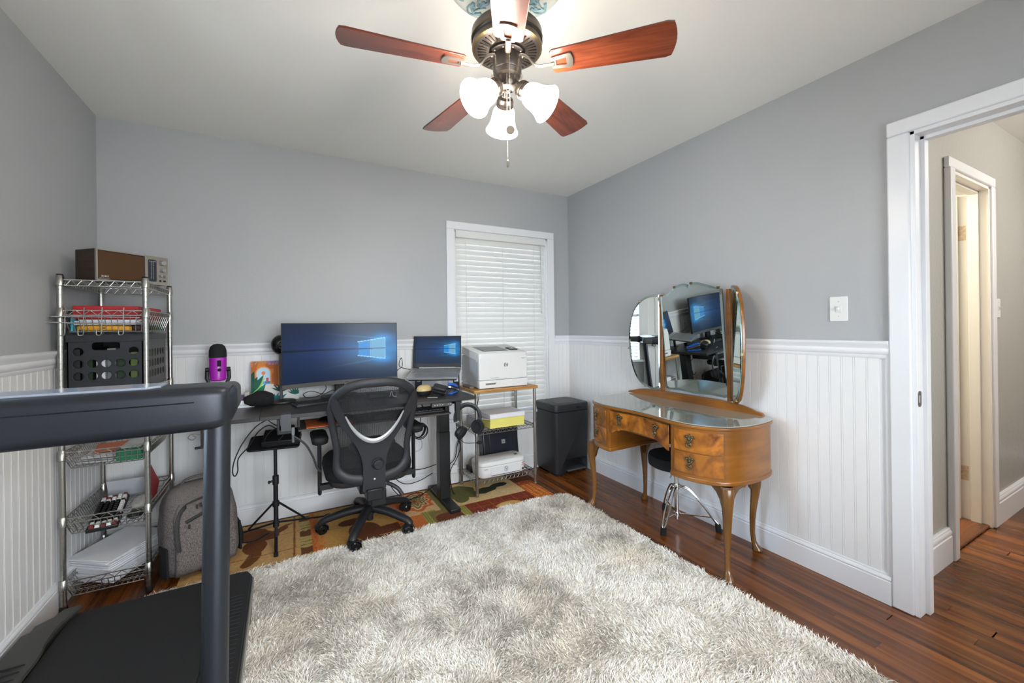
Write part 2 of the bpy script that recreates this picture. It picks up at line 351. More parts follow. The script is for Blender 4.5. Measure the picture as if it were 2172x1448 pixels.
def glassmat(name, tint=(.95, .98, 1)):
    m = bpy.data.materials.new(name); m.use_nodes = True; t = m.node_tree; t.nodes.clear()
    o = t.nodes.new('ShaderNodeOutputMaterial'); mx = t.nodes.new('ShaderNodeMixShader'); a = t.nodes.new('ShaderNodeBsdfTransparent'); a.inputs[0].default_value = (*tint, 1)
    g = t.nodes.new('ShaderNodeBsdfGlossy'); g.inputs['Roughness'].default_value = .02; fr = t.nodes.new('ShaderNodeFresnel'); fr.inputs[0].default_value = 1.45
    t.links.new(fr.outputs[0], mx.inputs[0]); t.links.new(a.outputs[0], mx.inputs[1]); t.links.new(g.outputs[0], mx.inputs[2]); t.links.new(mx.outputs[0], o.inputs[0]); return m
GLASS = glassmat('window_glass')
MB().bx(WX0+.04, WX1-.04, YB+.086, YB+.09, .55, 1.26).bx(WX0+.04, WX1-.04, YB+.086, YB+.09, 1.28, 1.98).build('pane', GLASS, wn)
SLAT = mat('blind_slat_white', (222, 221, 218), .45)
SLAT.node_tree.nodes['Principled BSDF'].inputs['Subsurface Weight'].default_value = 0
bl = thing('window_blind', 'white horizontal slat blind closed in the window behind the printer cart', 'blind', (1.64, YB+.02, .53))
MB().bx(WX0+.014, WX1-.014, YB-.014, YB+.045, 1.962, 2.016).build('valance', SLAT, bl, bevel=.004)
n_sl = 33; x0, x1 = WX0+.02, WX1-.02
sm = MB(); A = radians(74)
def slat_ring(x):
    out = []
    for s, tt in ((1, .0012), (-1, -.0012)):
        for k in range(5):
            q = (-1+k/2)*s; of = .0035*(1-q*q)+tt; out.append(Vector((x, q*.0252*cos(A)-of*sin(A), q*.0252*sin(A)+of*cos(A))))
    return out
sm.loft([slat_ring(-(x1-x0)/2), slat_ring((x1-x0)/2)])
sme = bpy.data.meshes.new('slat'); sme.from_pydata(sm.v, [], sm.f); sme.materials.append(SLAT); sme.shade_smooth(); sme.set_sharp_from_angle(angle=radians(40))
zt = 1.940; sp = (zt-.575)/(n_sl-1)
for i in range(n_sl):
    o = bpy.data.objects.new('slat', sme); COL.objects.link(o); o.parent = bl; o.location = (0, 0, zt-i*sp-.53)
MB().bx(x0, x1, YB+.004, YB+.034, .535, .553).build('bottom_rail', SLAT, bl, bevel=.004)
for xx in (1.30, 1.635, 1.945):
    MB().cyl((xx, YB-.002, .55), (xx, YB-.002, 1.97), .0014, n=6).build('ladder_cord', SLAT, bl)
MB().cyl((2.015, YB-.012, 1.38), (2.01, YB-.012, 1.95), .0025, n=6).sphere((2.015, YB-.012, 1.365), (.005, .005, .013), 8, 6).bx(1.998, 2.022, YB-.018, YB-.012, 1.955, 1.965).build('tilt_cord', GPLAST, bl)
# side and front windows behind the camera (seen in mirrors only)
def _fr(M, w, z0, z1):
    mb = MB(); mb.M = M
    mb.bx(-w/2-.065, -w/2, -.02, 0, z0, z1).bx(w/2, w/2+.065, -.02, 0, z0, z1).bx(-w/2-.065, w/2+.065, -.02, 0, z1, z1+.065).bx(-w/2-.08, w/2+.08, -.05, .08, z0-.03, z0).bx(-.015, .015, .05, .08, z0, z1).bx(-w/2, w/2, .05, .08, (z0+z1)/2-.015, (z0+z1)/2+.015)
    return mb
for n, M, w_, z0, z1, lab in ((2, Matrix.Translation((XL, 1.70, 0)) @ Matrix.Rotation(pi/2, 4, 'Z'), .66, .75, 2.02, 'left wall'), (3, Matrix.Translation((.75, YF, 0)) @ Matrix.Rotation(pi, 4, 'Z'), 1.9, .6, 2.02, 'front wall')):
    fr = struct('window_%d' % n, _fr(M, w_, z0, z1), WHITE)
    g = MB(); g.M = M; g.bx(-w_/2, w_/2, .062, .066, z0, z1); g.build('pane', GLASS, fr)
    b = thing('window_blind', 'white slat blind with open slats in the window of the '+lab+' out of frame', 'blind', tuple(M @ Vector((0, .02, z0))))
    k = MB(); k.M = M; k.bx(-w_/2+.01, w_/2-.01, -.01, .045, z1-.05, z1); k.build('valance', SLAT, b)
    k = MB(); k.M = M
    ns = int((z1-z0-.08)/.048)
    for i in range(ns): k.box((0, .015, z0+.04+i*.048), (w_-.03, .046, .003), Matrix.Rotation(radians(20), 4, 'X'))
    k.build('slats', SLAT, b)
d3 = struct('door_3', MB().bx(XL, XL+.02, .43, .50, 0, 2.03).bx(XL, XL+.02, 1.24, 1.31, 0, 2.03).bx(XL, XL+.02, .43, 1.31, 2.03, 2.10), WHITE, bevel=.006)
mb = MB().bx(XL-.04, XL-.004, .505, 1.235, .01, 2.025); dlf = mb.build('door_leaf', WHITE, d3, bevel=.002)
for z0, z1 in ((.20, .95), (1.12, 1.88)): MB().bx(XL-.004, XL+.001, .60, 1.14, z0, z1).build('door_panel', WHITE, dlf, bevel=.003)
MB().lathe([(.026, 0), (.026, .004), (.012, .008), (.011, .03), (.026, .038), (.030, .052), (.022, .064), (.001, .067)], 24, along((XL-.003, 1.165, .96), (1, 0, 0))).build('door_knob', mat('glass_knob', (190, 196, 198), .1, .7), d3)
# main doorway: casing, jamb, stop, strike plate
dr = struct('door_1', MB().bx(XR-.022, XR, DY1, .797, 0, DZ+.0).bx(XR-.022, XR, DY0-.075, DY0, 0, DZ).bx(XR-.022, XR, DY0-.075, .797, DZ, 2.096), WHITE, bevel=.007, seg=3)
MB().bx(XR-.012, XR+WT+.01, DY1-.016, DY1+.001, 0, DZ).bx(XR-.012, XR+WT+.01, DY0-.001, DY0+.016, 0, DZ).bx(XR-.012, XR+WT+.01, DY0, DY1, DZ-.016, DZ+.001).build('door_jamb', WHITE, dr, bevel=.002)
MB().bx(XR+.045, XR+.085, DY1-.030, DY1-.015, 0, DZ-.015).bx(XR+.045, XR+.085, DY0+.015, DY0+.030, 0, DZ-.015).bx(XR+.045, XR+.085, DY0+.015, DY1-.015, DZ-.030, DZ-.015).build('door_stop', WHITE, dr, bevel=.002)
MB().bx(XR+WT, XR+WT+.02, DY1, .79, 0, DZ).bx(XR+WT, XR+WT+.02, DY0-.07, DY0, 0, DZ).bx(XR+WT, XR+WT+.02, DY0-.07, .79, DZ, 2.10).build('hall_casing', WHITE, dr, bevel=.006)
mb = MB(); plate(mb, rrect(.034, .066, .013), [rrect(.012, .03, .002)], .002, frame((XR+.006, DY1-.0165, .913), (1, 0, 0), (0, 0, 1))); mb.build('strike_plate', mat('worn_steel', (140, 136, 128), .4, .9), dr, label='worn steel strike plate')
# inner door off the hall
d2 = struct('door_2', MB().bx(3.008, IX0, HY-.03, HY, 0, IZ).bx(IX1, 3.765, HY-.024, HY, 0, IZ).bx(3.008, 3.765, HY-.024, HY, IZ, 2.092), WHITE, bevel=.007, seg=3)
MB().bx(IX0-.001, IX0+.016, HY-.012, HY+.13, 0, IZ).bx(IX1-.016, IX1+.001, HY-.012, HY+.13, 0, IZ).bx(IX0, IX1, HY-.012, HY+.13, IZ-.016, IZ+.001).build('door_jamb', IVORY, d2, bevel=.002)
MB().bx(IX0+.015, IX0+.028, HY+.03, HY+.075, 0, IZ-.015).bx(IX1-.029, IX1-.015, HY+.03, HY+.075, 0, IZ-.015).bx(IX0+.015, IX1-.015, HY+.03, HY+.075, IZ-.029, IZ-.015).build('door_stop', IVORY, d2, bevel=.002)
mb = MB(); mb.M = Matrix.Translation((IX1-.022, HY+.118, 0)) @ Matrix.Rotation(radians(107), 4, 'Z'); mb.bx(0, .60, -.017, .017, .012, IZ-.022)
dl = mb.build('door_leaf', IVORY, d2, bevel=.003, label='ivory door leaf standing open into the next room')
HINGE = mat('painted_hinge', (206, 186, 160), .5, .2, var=.25, vscale=60)
for z in (1.78, .30):
    MB().cyl((IX1-.018, HY+.128, z-.045), (IX1-.018, HY+.128, z+.045), .006, n=10).bx(IX1-.018, IX1-.014, HY+.085, HY+.128, z-.045, z+.045).build('hinge', HINGE, d2)
MB().bx(IX0, IX1, HY+.0, HY+.13, .0, .016).build('threshold', wood('threshold_oak', (84, 46, 24), (140, 84, 46), (2, 30, 10), .35), d2, bevel=.006)
# light switches
def switch(x, y, z, rz, label):
    t = thing('light_switch', label, 'light switch', (x, y, z), rz, local=True)
    MB().prism(rrect(.074, .118, .005), 0, .006, frame((0, 0, 0), (1, 0, 0), (0, 0, 1))).build('switch_plate', WPLAST, t, bevel=.002)
    MB().box((0, -.012, .002), (.009, .016, .012), Matrix.Rotation(.4, 4, 'X')).bx(-.012, .012, -.008, -.004, -.016, .016).build('toggle', WPLAST, t, bevel=.001)
    for dz in (-.035, .035): MB().cyl((0, -.0055, dz), (0, -.0075, dz), .003, n=10).build('screw', GPLAST, t)
switch(XR, .987, 1.302, -pi/2, 'white toggle light switch on grey wall left of the doorway')
switch(3.875, HY, 1.315, 0, 'small white switch on the hallway wall beyond the doorway')
# wall outlet box behind the desk
t = thing('wall_outlet', 'white outlet with plug-in block low on the back wall by the cart', 'outlet', (1.16, YB, .11))
MB().bx(1.115, 1.19, YB-.035, YB-.014, .03, .15).build('outlet_plate', WPLAST, t, bevel=.003)
MB().bx(1.10, 1.175, YB-.075, YB-.035, .10, .165).build('plug_block', WPLAST, t, bevel=.006)
# ------------------------------------------------ rugs
CARPET = attrmat('woven_rug', .95, bump=.5, bscale=500)
def rugpat(X, Y):
    X = X-.47; Y = Y+2.38
    n1 = vnoise(X, Y, 60, 1); n2 = vnoise(X, Y, 14, 2); nf = vnoise(X, Y, 190, 3)
    xj = X+(n2-.5)*.02; yj = Y+(n2-.5)*.02
    C = np.ones(X.shape+(3,))*np.array([186, 146, 92.])
    def put(mask, col): C[mask] = col
    def ell(cx, cy, rx, ry, a=0.): 
        dx, dy = xj-cx, yj-cy; u = dx*cos(a)+dy*sin(a); v = -dx*sin(a)+dy*cos(a); return (u/rx)**2+(v/ry)**2 < 1
    brown = (104, 60, 26)
    put(ell(-.20, 2.95, .11, .085, -.3) | ell(-.12, 2.90, .09, .07, -.5) | ell(-.16, 2.78, .055, .10, .1) | ell(-.165, 2.64, .035, .085, -.3) | ell(-.04, 2.93, .065, .028, .7) | ell(0, 2.985, .04, .012, .5), brown)
    put((np.abs(X-.034-(Y-2.55)*.02) < .0055+(nf-.5)*.004), (128, 74, 40))
    for yy in (2.65, 2.86, 3.0): put((np.abs(Y-yy) < .0022+(nf-.5)*.002) & (X < .07), (128, 78, 44))
    st = (X > .068) & (X < .128)
    put(st, (172, 150, 90))
    for a, b in ((2.985, 3.06), (2.768, 2.843), (2.55, 2.63)): put(st & (Y > a+(n1-.5)*.02) & (Y < b+(n1-.5)*.02), (98, 58, 28))
    for yy in (2.66, 2.70, 2.88, 2.92): put(st & (np.abs(Y-yy+(n1-.5)*.01) < .003), (70, 48, 26))
    g = np.clip((X-.128)/.10, 0, 1); orr = (X >= .128) & (X < .72); put(orr, (182, 138, 72)); put(orr & (nf > .12+.9*g), (196, 100, 42))
    put(orr & (nf > .55+.5*g) & (n1 > .4), (156, 74, 30))
    put(ell(.36, 2.82, .085, .05, .2) | ell(.42, 2.66, .09, .13, .2) | ell(.55, 2.62, .13, .05, .1) | ell(.50, 2.52, .22, .04), (96, 50, 22))
    put((X > .62) & (X < .80) & (nf > .3), (196, 100, 44))
    pz = (X > .69) & (X < .915) & (Y > 2.70); put(pz, (206, 170, 122))
    d = np.hypot((xj-.795)/1.0, (yj-2.93)/1.35)+.012*np.sin(np.arctan2(yj-2.93, xj-.795)*9)
    put(pz & (d < .125), (198, 96, 40)); put(pz & (d < .098), (206, 170, 122)); put(pz & (d < .082), (92, 80, 42)); put(pz & (d < .07), (206, 170, 122)); put(pz & (d < .058), (112, 104, 56)); put(pz & (d < .036), (176, 130, 80)); put(pz & (d < .02), (100, 70, 34))
    put((X > .915) & (X < .965) & (Y > 2.69), (116, 112, 62)); put((X > .965) & (X < 1.07) & (Y > 2.69), (200, 168, 118))
    o2 = (X > .78) & (X < .88) & (Y < 2.72); put(o2, (126, 122, 58)); put(o2 & (np.abs(((X*1.2) % .018)-.009) < .002), (176, 160, 82))
    put((X > .83) & (X < 1.03) & (Y < 2.70), (122, 104, 60)); put(ell(.93, 2.565, .095, .085), (98, 50, 26))
    put((X > 1.03) & (X < 1.08) & (Y < 2.70), (132, 126, 60)); put((X > 1.03) & (X < 1.08) & (Y < 2.70) & (((X*1.3) % .014) < .004), (170, 156, 80))
    bp = (X > 1.03) & (X < 1.578) & (Y > 2.695); put(bp, (204, 174, 124))
    put(bp & (ell(1.14, 2.93, .11, .10, .3) | ell(1.12, 2.83, .055, .10, -.3) | ell(1.20, 2.86, .05, .08, .4) | ell(1.07, 2.90, .05, .08)), (98, 96, 52)); put(bp & (ell(1.33, 2.86, .09, .05, .2) | ell(1.45, 2.90, .07, .035)), (44, 52, 34))
    rp = (X > 1.08) & (X < 1.578) & (Y < 2.695); put(rp, (116, 46, 24)); put(rp & (nf > .72), (132, 58, 30))
    put(rp & ((np.abs(((X-1.165) % .092)-.0) < .0035) | (np.abs(Y-2.612) < .0035)), (160, 84, 36)); put(rp & ell(1.36, 2.55, .10, .05), (204, 156, 88)); put(rp & ell(1.33, 2.55, .045, .03), (212, 180, 120))
    zz = (X >= 1.578) & (X < 1.72); tri = np.abs(((Y+.15*(X-1.6)) % .026)-.013)/.013; zi = (((X-1.578) % .04)/.04)
    put(zz, (210, 142, 62)); put(zz & (tri > zi), (178, 78, 30)); put(zz & (Y > 2.80) & (nf > .4), (140, 52, 26)); put(zz & (Y > 2.87), (92, 50, 28))
    put((X > 1.722) | (Y > 3.085), (92, 62, 40))
    C *= (.90+.2*nf)[..., None]; return C
rg = tag(bpy.data.objects.new('area_rug', None), 'flat woven rug in tan, rust and olive patches under the desk and cart', 'rug'); COL.objects.link(rg); rg.location = (.5, 2.7, 0); OFF[rg.name] = Vector((.5, 2.7, 0))
MB().bx(-.47, 1.762, 2.38, 3.108, .0006, .0055).build('rug_backing', mat('rug_edge', (88, 60, 40), .95), rg)
painted('rug_face', rugpat, 2.232, .728, 558, 182, Matrix.Translation((-.47, 2.38, .0062)), CARPET, rg)
# shag rug
SX0, SX1, SY0, SY1 = -.60, 1.805, -.75, 2.495
sr = thing('shag_rug', 'large cream and grey shaggy rug covering the middle of the floor', 'rug', ((SX0+SX1)/2, 1.0, .0))
MB().bx(SX0+.01, SX1-.01, SY0, SY1-.01, .0065, .012).build('rug_backing', mat('rug_base', (214, 208, 196), 1), sr)
def shag():
    def scatter(n, y0, y1):
        return np.stack([rng.uniform(SX0, SX1, n), rng.uniform(y0, y1, n)], 1)
    P = np.concatenate([scatter(265000, .5, SY1+.01), scatter(30000, SY0, .5)]); cx_, cy_ = np.maximum(np.abs(P[:, 0]-.6025)-1.1, 0), np.maximum(P[:, 1]-2.39, 0); wv = .012*vnoise(P[:, 0], P[:, 1], 3, 31)
    P = P[(np.hypot(cx_, cy_) < .112+wv) | (cx_ == 0) & (cy_ < .10+wv) | (cy_ == 0) & (cx_ < .10+wv)]; n = len(P); X, Y = P[:, 0], P[:, 1]
    ang = 2*pi*(1.3*vnoise(X, Y, 5, 11)+.5*vnoise(X, Y, 19, 12))+rng.normal(0, .95, n)
    lean = .72+.42*vnoise(X, Y, 23, 13)+rng.normal(0, .15, n)
    L = (.018+.009*rng.random(n))*(.85+.3*vnoise(X, Y, 12, 14)); W = .0010+.0007*rng.random(n)
    dx, dy = np.cos(ang), np.sin(ang); wa = rng.random(n)*2*pi; sx, sy = np.cos(wa)*W, np.sin(wa)*W
    V = np.zeros((n, 7, 3), np.float32); ts = [0, .4, .75]
    for k, t in enumerate(ts):
        hx = np.sin(lean*(.45+.55*t))*L*t; hz = .011+np.cos(lean*(.45+.55*t))*L*t; w = (1, .95, .7)[k]
        cx, cy = X+dx*hx, Y+dy*hx
        V[:, 2*k] = np.stack([cx-sx*w, cy-sy*w, hz], 1); V[:, 2*k+1] = np.stack([cx+sx*w, cy+sy*w, hz], 1)
    V[:, 6] = np.stack([X+dx*np.sin(lean)*L, Y+dy*np.sin(lean)*L, .011+np.cos(lean)*L], 1)
    V[:, :, 2] = np.maximum(V[:, :, 2], .0075)
    q = np.array([0, 1, 3, 2, 2, 3, 5, 4, 4, 5, 6], np.int32); li = (np.arange(n, dtype=np.int32)[:, None]*7+q[None]).reshape(-1)
    me = bpy.data.meshes.new('pile'); me.vertices.add(n*7); O = np.array([sr.location[:]], np.float32); me.vertices.foreach_set('co', (V.reshape(-1, 3)-O).reshape(-1))
    me.loops.add(len(li)); me.loops.foreach_set('vertex_index', li); me.polygons.add(n*3)
    st = (np.arange(n, dtype=np.int32)[:, None]*11+np.array([0, 4, 8], np.int32)[None]).reshape(-1); me.polygons.foreach_set('loop_start', st)
    me.update(calc_edges=True)
    m = vnoise(X, Y, 2.3, 21)*.5+vnoise(X, Y, 5.5, 22)*.3+vnoise(X, Y, 13, 23)*.2
    g = np.clip((m-.50)*3.6, 0, 1)*np.clip(rng.normal(.8, .35, n), 0, 1.2); w = np.clip((vnoise(X, Y, 3.1, 24)-.5)*2, 0, 1)
    c0 = np.array([248, 241, 231.]); c1 = np.array([178, 171, 160.]); c2 = np.array([232, 218, 196.])
    C = c0[None]*(1-w[:, None]*.6)+c2[None]*w[:, None]*.6; C = C*(1-g[:, None])+c1[None]*g[:, None]; C *= rng.normal(1, .085, n)[:, None]; C = np.clip(C/255, 0, 1)**2.2
    Cv = np.ones((n, 7, 4), np.float32); Cv[:, :, :3] = C[:, None, :]
    a = me.color_attributes.new('Col', 'FLOAT_COLOR', 'POINT'); a.data.foreach_set('color', Cv.reshape(-1))
    m_ = attrmat('shag_pile', .85, spec=.25); m_.node_tree.nodes['Principled BSDF'].inputs['Sheen Weight'].default_value = .2; me.materials.append(m_)
    o = bpy.data.objects.new('pile', me); COL.objects.link(o); o.parent = sr; o['kind'] = 'stuff'
shag()
# ------------------------------------------------ ceiling fan
FC = (.685, 1.26); BRONZE = mat('brushed_bronze', (92, 84, 78), .32, .85, var=.12, vscale=8); GOLDE = mat('bronze_gold_edge', (128, 112, 78), .3, .9)
PEWT = mat('pewter_iron', (150, 142, 134), .3, .85); DARKB = mat('dark_bronze_inner', (46, 40, 38), .4, .7)
BLADE = wood('cherry_fan_blade', (84, 36, 22), (128, 62, 38), (3, 18, 18), .26, rand=.08, coat=.3, dist=.7, soft=.5)
fan = thing('ceiling_fan', 'bronze ceiling fan with five cherry blades and three lit glass shades', 'ceiling fan', (FC[0], FC[1], H))
T = Matrix.Translation((FC[0], FC[1], 0))
MB().lathe([(.03, H), (.068, H), (.068, H-.02), (.05, H-.05), (.035, H-.06), (.035, 2.25)], 32, T).build('canopy', BRONZE, fan)
MB().lathe([(.03, 2.27), (.085, 2.268), (.112, 2.258), (.121, 2.247), (.122, 2.222), (.118, 2.219), (.116, 2.214), (.119, 2.21), (.119, 2.196)], 48, T).build('motor_housing', BRONZE, fan)
MB().lathe([(.119, 2.196), (.1205, 2.193), (.1205, 2.189), (.113, 2.186)], 48, T).build('trim_ring', GOLDE, fan)
MB().lathe([(.123, 2.2235), (.1245, 2.221), (.1235, 2.218)], 48, T).build('trim_ring', GOLDE, fan)
mb = MB().lathe([(.114, 2.187), (.110, 2.185), (.062, 2.181), (.060, 2.184)], 60, T); vp = mb.build('vent_plate', BRONZE, fan)
mb = MB()
for k in range(40):
    a = 2*pi*k/40; mb.box((FC[0]+.087*cos(a), FC[1]+.087*sin(a), 2.183), (.030, .0034, .004), Matrix.Rotation(a, 4, 'Z'))
mb.build('vent_slots', DARKB, vp)
MB().lathe([(.062, 2.184), (.062, 2.172), (.056, 2.168), (.02, 2.168)], 40, T).build('flywheel', DARKB, fan)
mb = MB()
for k in range(10):
    a = 2*pi*k/10+.2; mb.sphere((FC[0]+.053*cos(a), FC[1]+.053*sin(a), 2.168), (.0038, .0038, .002), 8, 6)
mb.build('screws', PEWT, fan)
MB().lathe([(.02, 2.166), (.046, 2.166), (.049, 2.160), (.049, 2.118), (.047, 2.115), (.049, 2.112), (.045, 2.098), (.036, 2.092), (.036, 2.066), (.030, 2.058), (.02, 2.056), (.004, 2.055)], 40, T).build('light_kit_hub', BRONZE, fan)
def blade_outline():
    L0, L1 = .150, .548; w0, w1 = .047, .066; pts = []
    pts += [(L0+.004, -w0+.008), (L0+.012, -w0)]; pts += [(L1-.03, -w1)]
    for k in range(9):
        t = -1+k/4; pts.append((L1-.012*t*t, w1*.93*t))
    pts += [(L1-.03, w1), (L0+.012, w0), (L0+.004, w0-.008)]
    return pts
bo = blade_outline(); ZB = 2.122
for k in range(5):
    a = radians(171+72*k); B = T @ Matrix.Rotation(a, 4, 'Z'); Bp = B @ Matrix.Translation((0, 0, ZB)) @ Matrix.Rotation(radians(-12), 4, "X")
    mb = MB().prism(bo, -.0028, .0028); bl_ = mb.build('blade', BLADE, None, bevel=.0015); bl_.parent = fan; bl_.matrix_local = Matrix.Translation(-Vector((FC[0], FC[1], H))) @ Bp
    OFF[bl_.name] = Vector((0, 0, 0))
    mb = MB(); mb.M = B; pts = [(.045, 0, 2.166), (.060, 0, 2.163), (.078, 0, 2.148), (.092, 0, 2.128), (.110, 0, 2.115), (.165, 0, 2.112)]
    mb.tube(spline(pts, 4), .0075, 10, ell=(.5, 1.25), upv=(0, 0, 1))
    mb.M = Bp
    op = []; 
    for x, y in [(.155, -.018), (.158, -.022), (.215, -.029), (.222, -.026), (.226, -.012), (.227, 0), (.226, .012), (.222, .026), (.215, .029), (.158, .022), (.155, .018)]: op.append((x, y))
    mb.M = Bp @ Matrix.Translation((0, 0, -.0055)); plate(mb, op, [[(.170, -.011), (.205, -.014), (.205, .014), (.170, .011)]], .005)
    mb.build('blade_iron', PEWT, fan, bevel=.001)
SHG = mat('frosted_glass_shade', (255, 250, 240), .3, emit=SHADE_W, ecol=(255, 246, 232))
for k, deg in enumerate((71, -49, 191)):
    d = Vector((cos(radians(deg)), sin(radians(deg)), 0)); c = Vector((FC[0], FC[1], 0)); tilt = radians(38)
    ax = d*cos(tilt)-Vector((0, 0, sin(tilt))); p0 = c+d*.052+Vector((0, 0, 2.045))
    MB().tube([c+d*.02+Vector((0, 0, 2.078)), c+d*.04+Vector((0, 0, 2.062)), p0], .011, 12).build('lamp_arm', BRONZE, fan)
    M = along(p0, ax)
    MB().lathe([(.012, -.012), (.026, -.008), (.030, 0), (.030, .008), (.0275, .010), (.0305, .012), (.0305, .022), (.027, .024)], 28, M).build('shade_fitter', BRONZE, fan)
    pf = [(.026, .012), (.028, .02), (.036, .032), (.041, .046), (.043, .062), (.046, .08), (.053, .098), (.061, .112), (.059, .1125), (.050, .097), (.043, .08), (.040, .062), (.038, .046), (.033, .034)]
    MB().lathe(pf, 32, M).build('glass_shade', SHG, fan, label='lit frosted bell shade')
    MB().sphere(M @ Vector((0, 0, .060)), .022, 14, 10).build('bulb', mat('bulb_lit', (255, 250, 240), .4, emit=30., ecol=(255, 240, 215)), fan)
CHAINM = mat('chain_metal', (170, 165, 155), .3, .9)
def chain(name, x, y, z0, z1, end):
    mb = MB(); n = int((z0-z1)/.0048)
    for i in range(n): mb.sphere((x, y, z0-i*.0048), .0015, 6, 4)
    end(mb, x, y, z1); return mb.build(name, CHAINM, fan)
def e1(mb, x, y, z): mb.cyl(Vector((x, y, z-.014))-fw*.002, Vector((x, y, z-.014))+fw*.002, .0145, n=24)
def e2(mb, x, y, z): mb.lathe([(.001, z), (.0035, z-.006), (.0045, z-.012), (.0045, z-.026), (.001, z-.029)], 12, Matrix.Translation((x, y, 0)))
p = Vector((FC[0], FC[1], 0))-fw*.052+rt*.008; chain('pull_chain', p.x, p.y, 2.145, 1.905, e1)
p = Vector((FC[0], FC[1], 0))-fw*.038-rt*.002; chain('pull_chain', p.x, p.y, 2.085, 1.80, e2)
# ceiling medallion
MED = mat('medallion_plaster', (186, 190, 184), .55, var=.05, vscale=14); TEAL = mat('medallion_teal_wash', (128, 158, 166), .5, var=.25, vscale=30)
md = thing('ceiling_medallion', 'round plaster ceiling medallion with teal washed scroll relief above the fan', 'medallion', (FC[0], FC[1], H-.001))
MB().lathe([(.0, H-.012), (.19, H-.010), (.197, H-.014), (.205, H-.012), (.212, H-.006), (.214, H-.001)], 64, T).build('disc', MED, md)
mb = MB()
for k in range(12):
    a = 2*pi*k/12
    for s, rr, L in ((1, .10, 1), (-1, .15, .8), (1, .172, .5)):
        pts = []
        for i in range(15):
            t = i/14; th = a+s*(.30*t)+.1*s; R0 = rr+.045*sin(pi*t)*L
            q = 4.8*t; pts.append((FC[0]+R0*cos(th)+.012*cos(q*2+a)*t, FC[1]+R0*sin(th)+.012*sin(q*2+a)*t, H-.014))
        mb.tube(pts, [.0065*(1-.6*i/14) for i in range(15)], 6)
    for j in range(5):
        th = a+.26+j*.045-.1; mb.sphere((FC[0]+(.085+.02*j)*cos(th), FC[1]+(.085+.02*j)*sin(th), H-.014), (.009, .006, .005), 8, 5, Matrix.Rotation(th, 3, 'Z').to_4x4())
mb.build('scroll_relief', TEAL, md)
# ------------------------------------------------ kidney vanity with triple mirror
WAL = wood('walnut_veneer', (104, 62, 18), (148, 92, 30), (2.2, 2.2, 7), .28, coat=.35, dist=.8, bump=.01, soft=.35)
WALB = wood('burr_walnut_drawer', (88, 46, 14), (176, 108, 36), (7, 7, 7), .26, rand=.1, coat=.35, dist=2.0, bump=.01, soft=.35)
WALD = wood('walnut_leg', (88, 56, 20), (128, 84, 34), (7, 7, 2), .28, coat=.3, dist=.8, bump=.01, soft=.35)
BRASS = mat('antique_brass', (112, 98, 72), .38, .85, var=.3, vscale=120)
VC = 1.757
half = [(2.285, .40), (2.272, .47), (2.22, .512), (2.12, .533), (2.0, .533), (1.895, .508), (1.825, .452), (1.783, .37), (1.768, .28), (1.775, .18), (1.787, .08), (1.79, 0)]
ctrl = [Vector((x, t, 0)) for x, t in half]+[Vector((x, -t, 0)) for x, t in reversed(half[:-1])]
OUT = [(p.x, p.y) for p in spline(ctrl, 6)]          # from back left round the front to back right
def inset(poly, d):
    n = len(poly); out = []
    for i in range(n):
        a = Vector(poly[i-1] if i else poly[0]); b = Vector(poly[min(i+1, n-1)]); t = (b-a).normalized(); nn = Vector((-t.y, t.x))
        c = Vector(poly[i]); q = c+nn*d
        if (q-Vector((2.05, 0))).length > (c-Vector((2.05, 0))).length and d > 0: q = c-nn*d
        if (q-Vector((2.05, 0))).length < (c-Vector((2.05, 0))).length and d < 0: q = c-nn*d
        out.append((q.x, q.y))
    return out
W = lambda poly: [(x, y+VC) for x, y in poly]
va = thing('vanity_table', 'kidney shaped walnut dressing table with glass top and cabriole legs', 'vanity table', (2.03, VC, 0))
MB().prism(W(OUT), .716, .733).build('top', WAL, va, bevel=.005, seg=3)
GT = mat('glass_top', (212, 216, 204), .03, 0, spec=.6, coat=.6); GT.node_tree.nodes['Principled BSDF'].inputs['Transmission Weight'].default_value = .55; GT.node_tree.nodes['Principled BSDF'].inputs['IOR'].default_value = 1.5
MB().prism(W(inset(OUT, .002)), .7345, .7395).build('glass_top', GT, va, bevel=.001, label='clear glass sheet')
BO = inset(OUT, .010); 
def seg_poly(t0, t1):        # part of the outline with t between t0, t1 (front side only)
    return [p for p in BO if t0 <= p[1] <= t1]
def ped(s):
    pts = [p for p in BO if p[1]*s >= .232]; ys = .232*s
    fr = [p for p in BO if abs(p[1]) < .232]; xf = 1.784
    poly = pts+[(xf, ys)] if s > 0 else [(xf, ys)]+pts
    return poly+[(2.275, ys)] if s > 0 else [(2.275, ys)]+poly
for s in (1, -1):
    poly = ped(s); MB().prism(W(poly), .468, .716).build('pedestal', WAL, va)
    big = [(x+(x-2.03)*.018, y+(y-s*.38)*.03) for x, y in poly]; MB().prism(W(big), .446, .47).build('base_moulding', WAL, va, bevel=.006, seg=3)
def ribbon(pts, z0f, z1f, t=.005):
    mb = MB(); rings = []
    n = len(pts)
    for i, p in enumerate(pts):
        a = Vector(pts[max(i-1, 0)]); b = Vector(pts[min(i+1, n-1)]); d = (b-a).normalized(); nn = Vector((d.y, -d.x))
        if nn.x > 0 and abs(nn.x) > .25: nn = -nn
        elif abs(nn.x) <= .25 and nn.y*p[1] < 0: nn = -nn
        z0, z1 = z0f(p[1]), z1f(p[1]); q = Vector(p)
        rings.append([Vector((q.x, q.y+VC, z0)), Vector((q.x+nn.x*t, q.y+VC+nn.y*t, z0)), Vector((q.x+nn.x*t, q.y+VC+nn.y*t, z1)), Vector((q.x, q.y+VC, z1))])
    return mb.loft(rings)
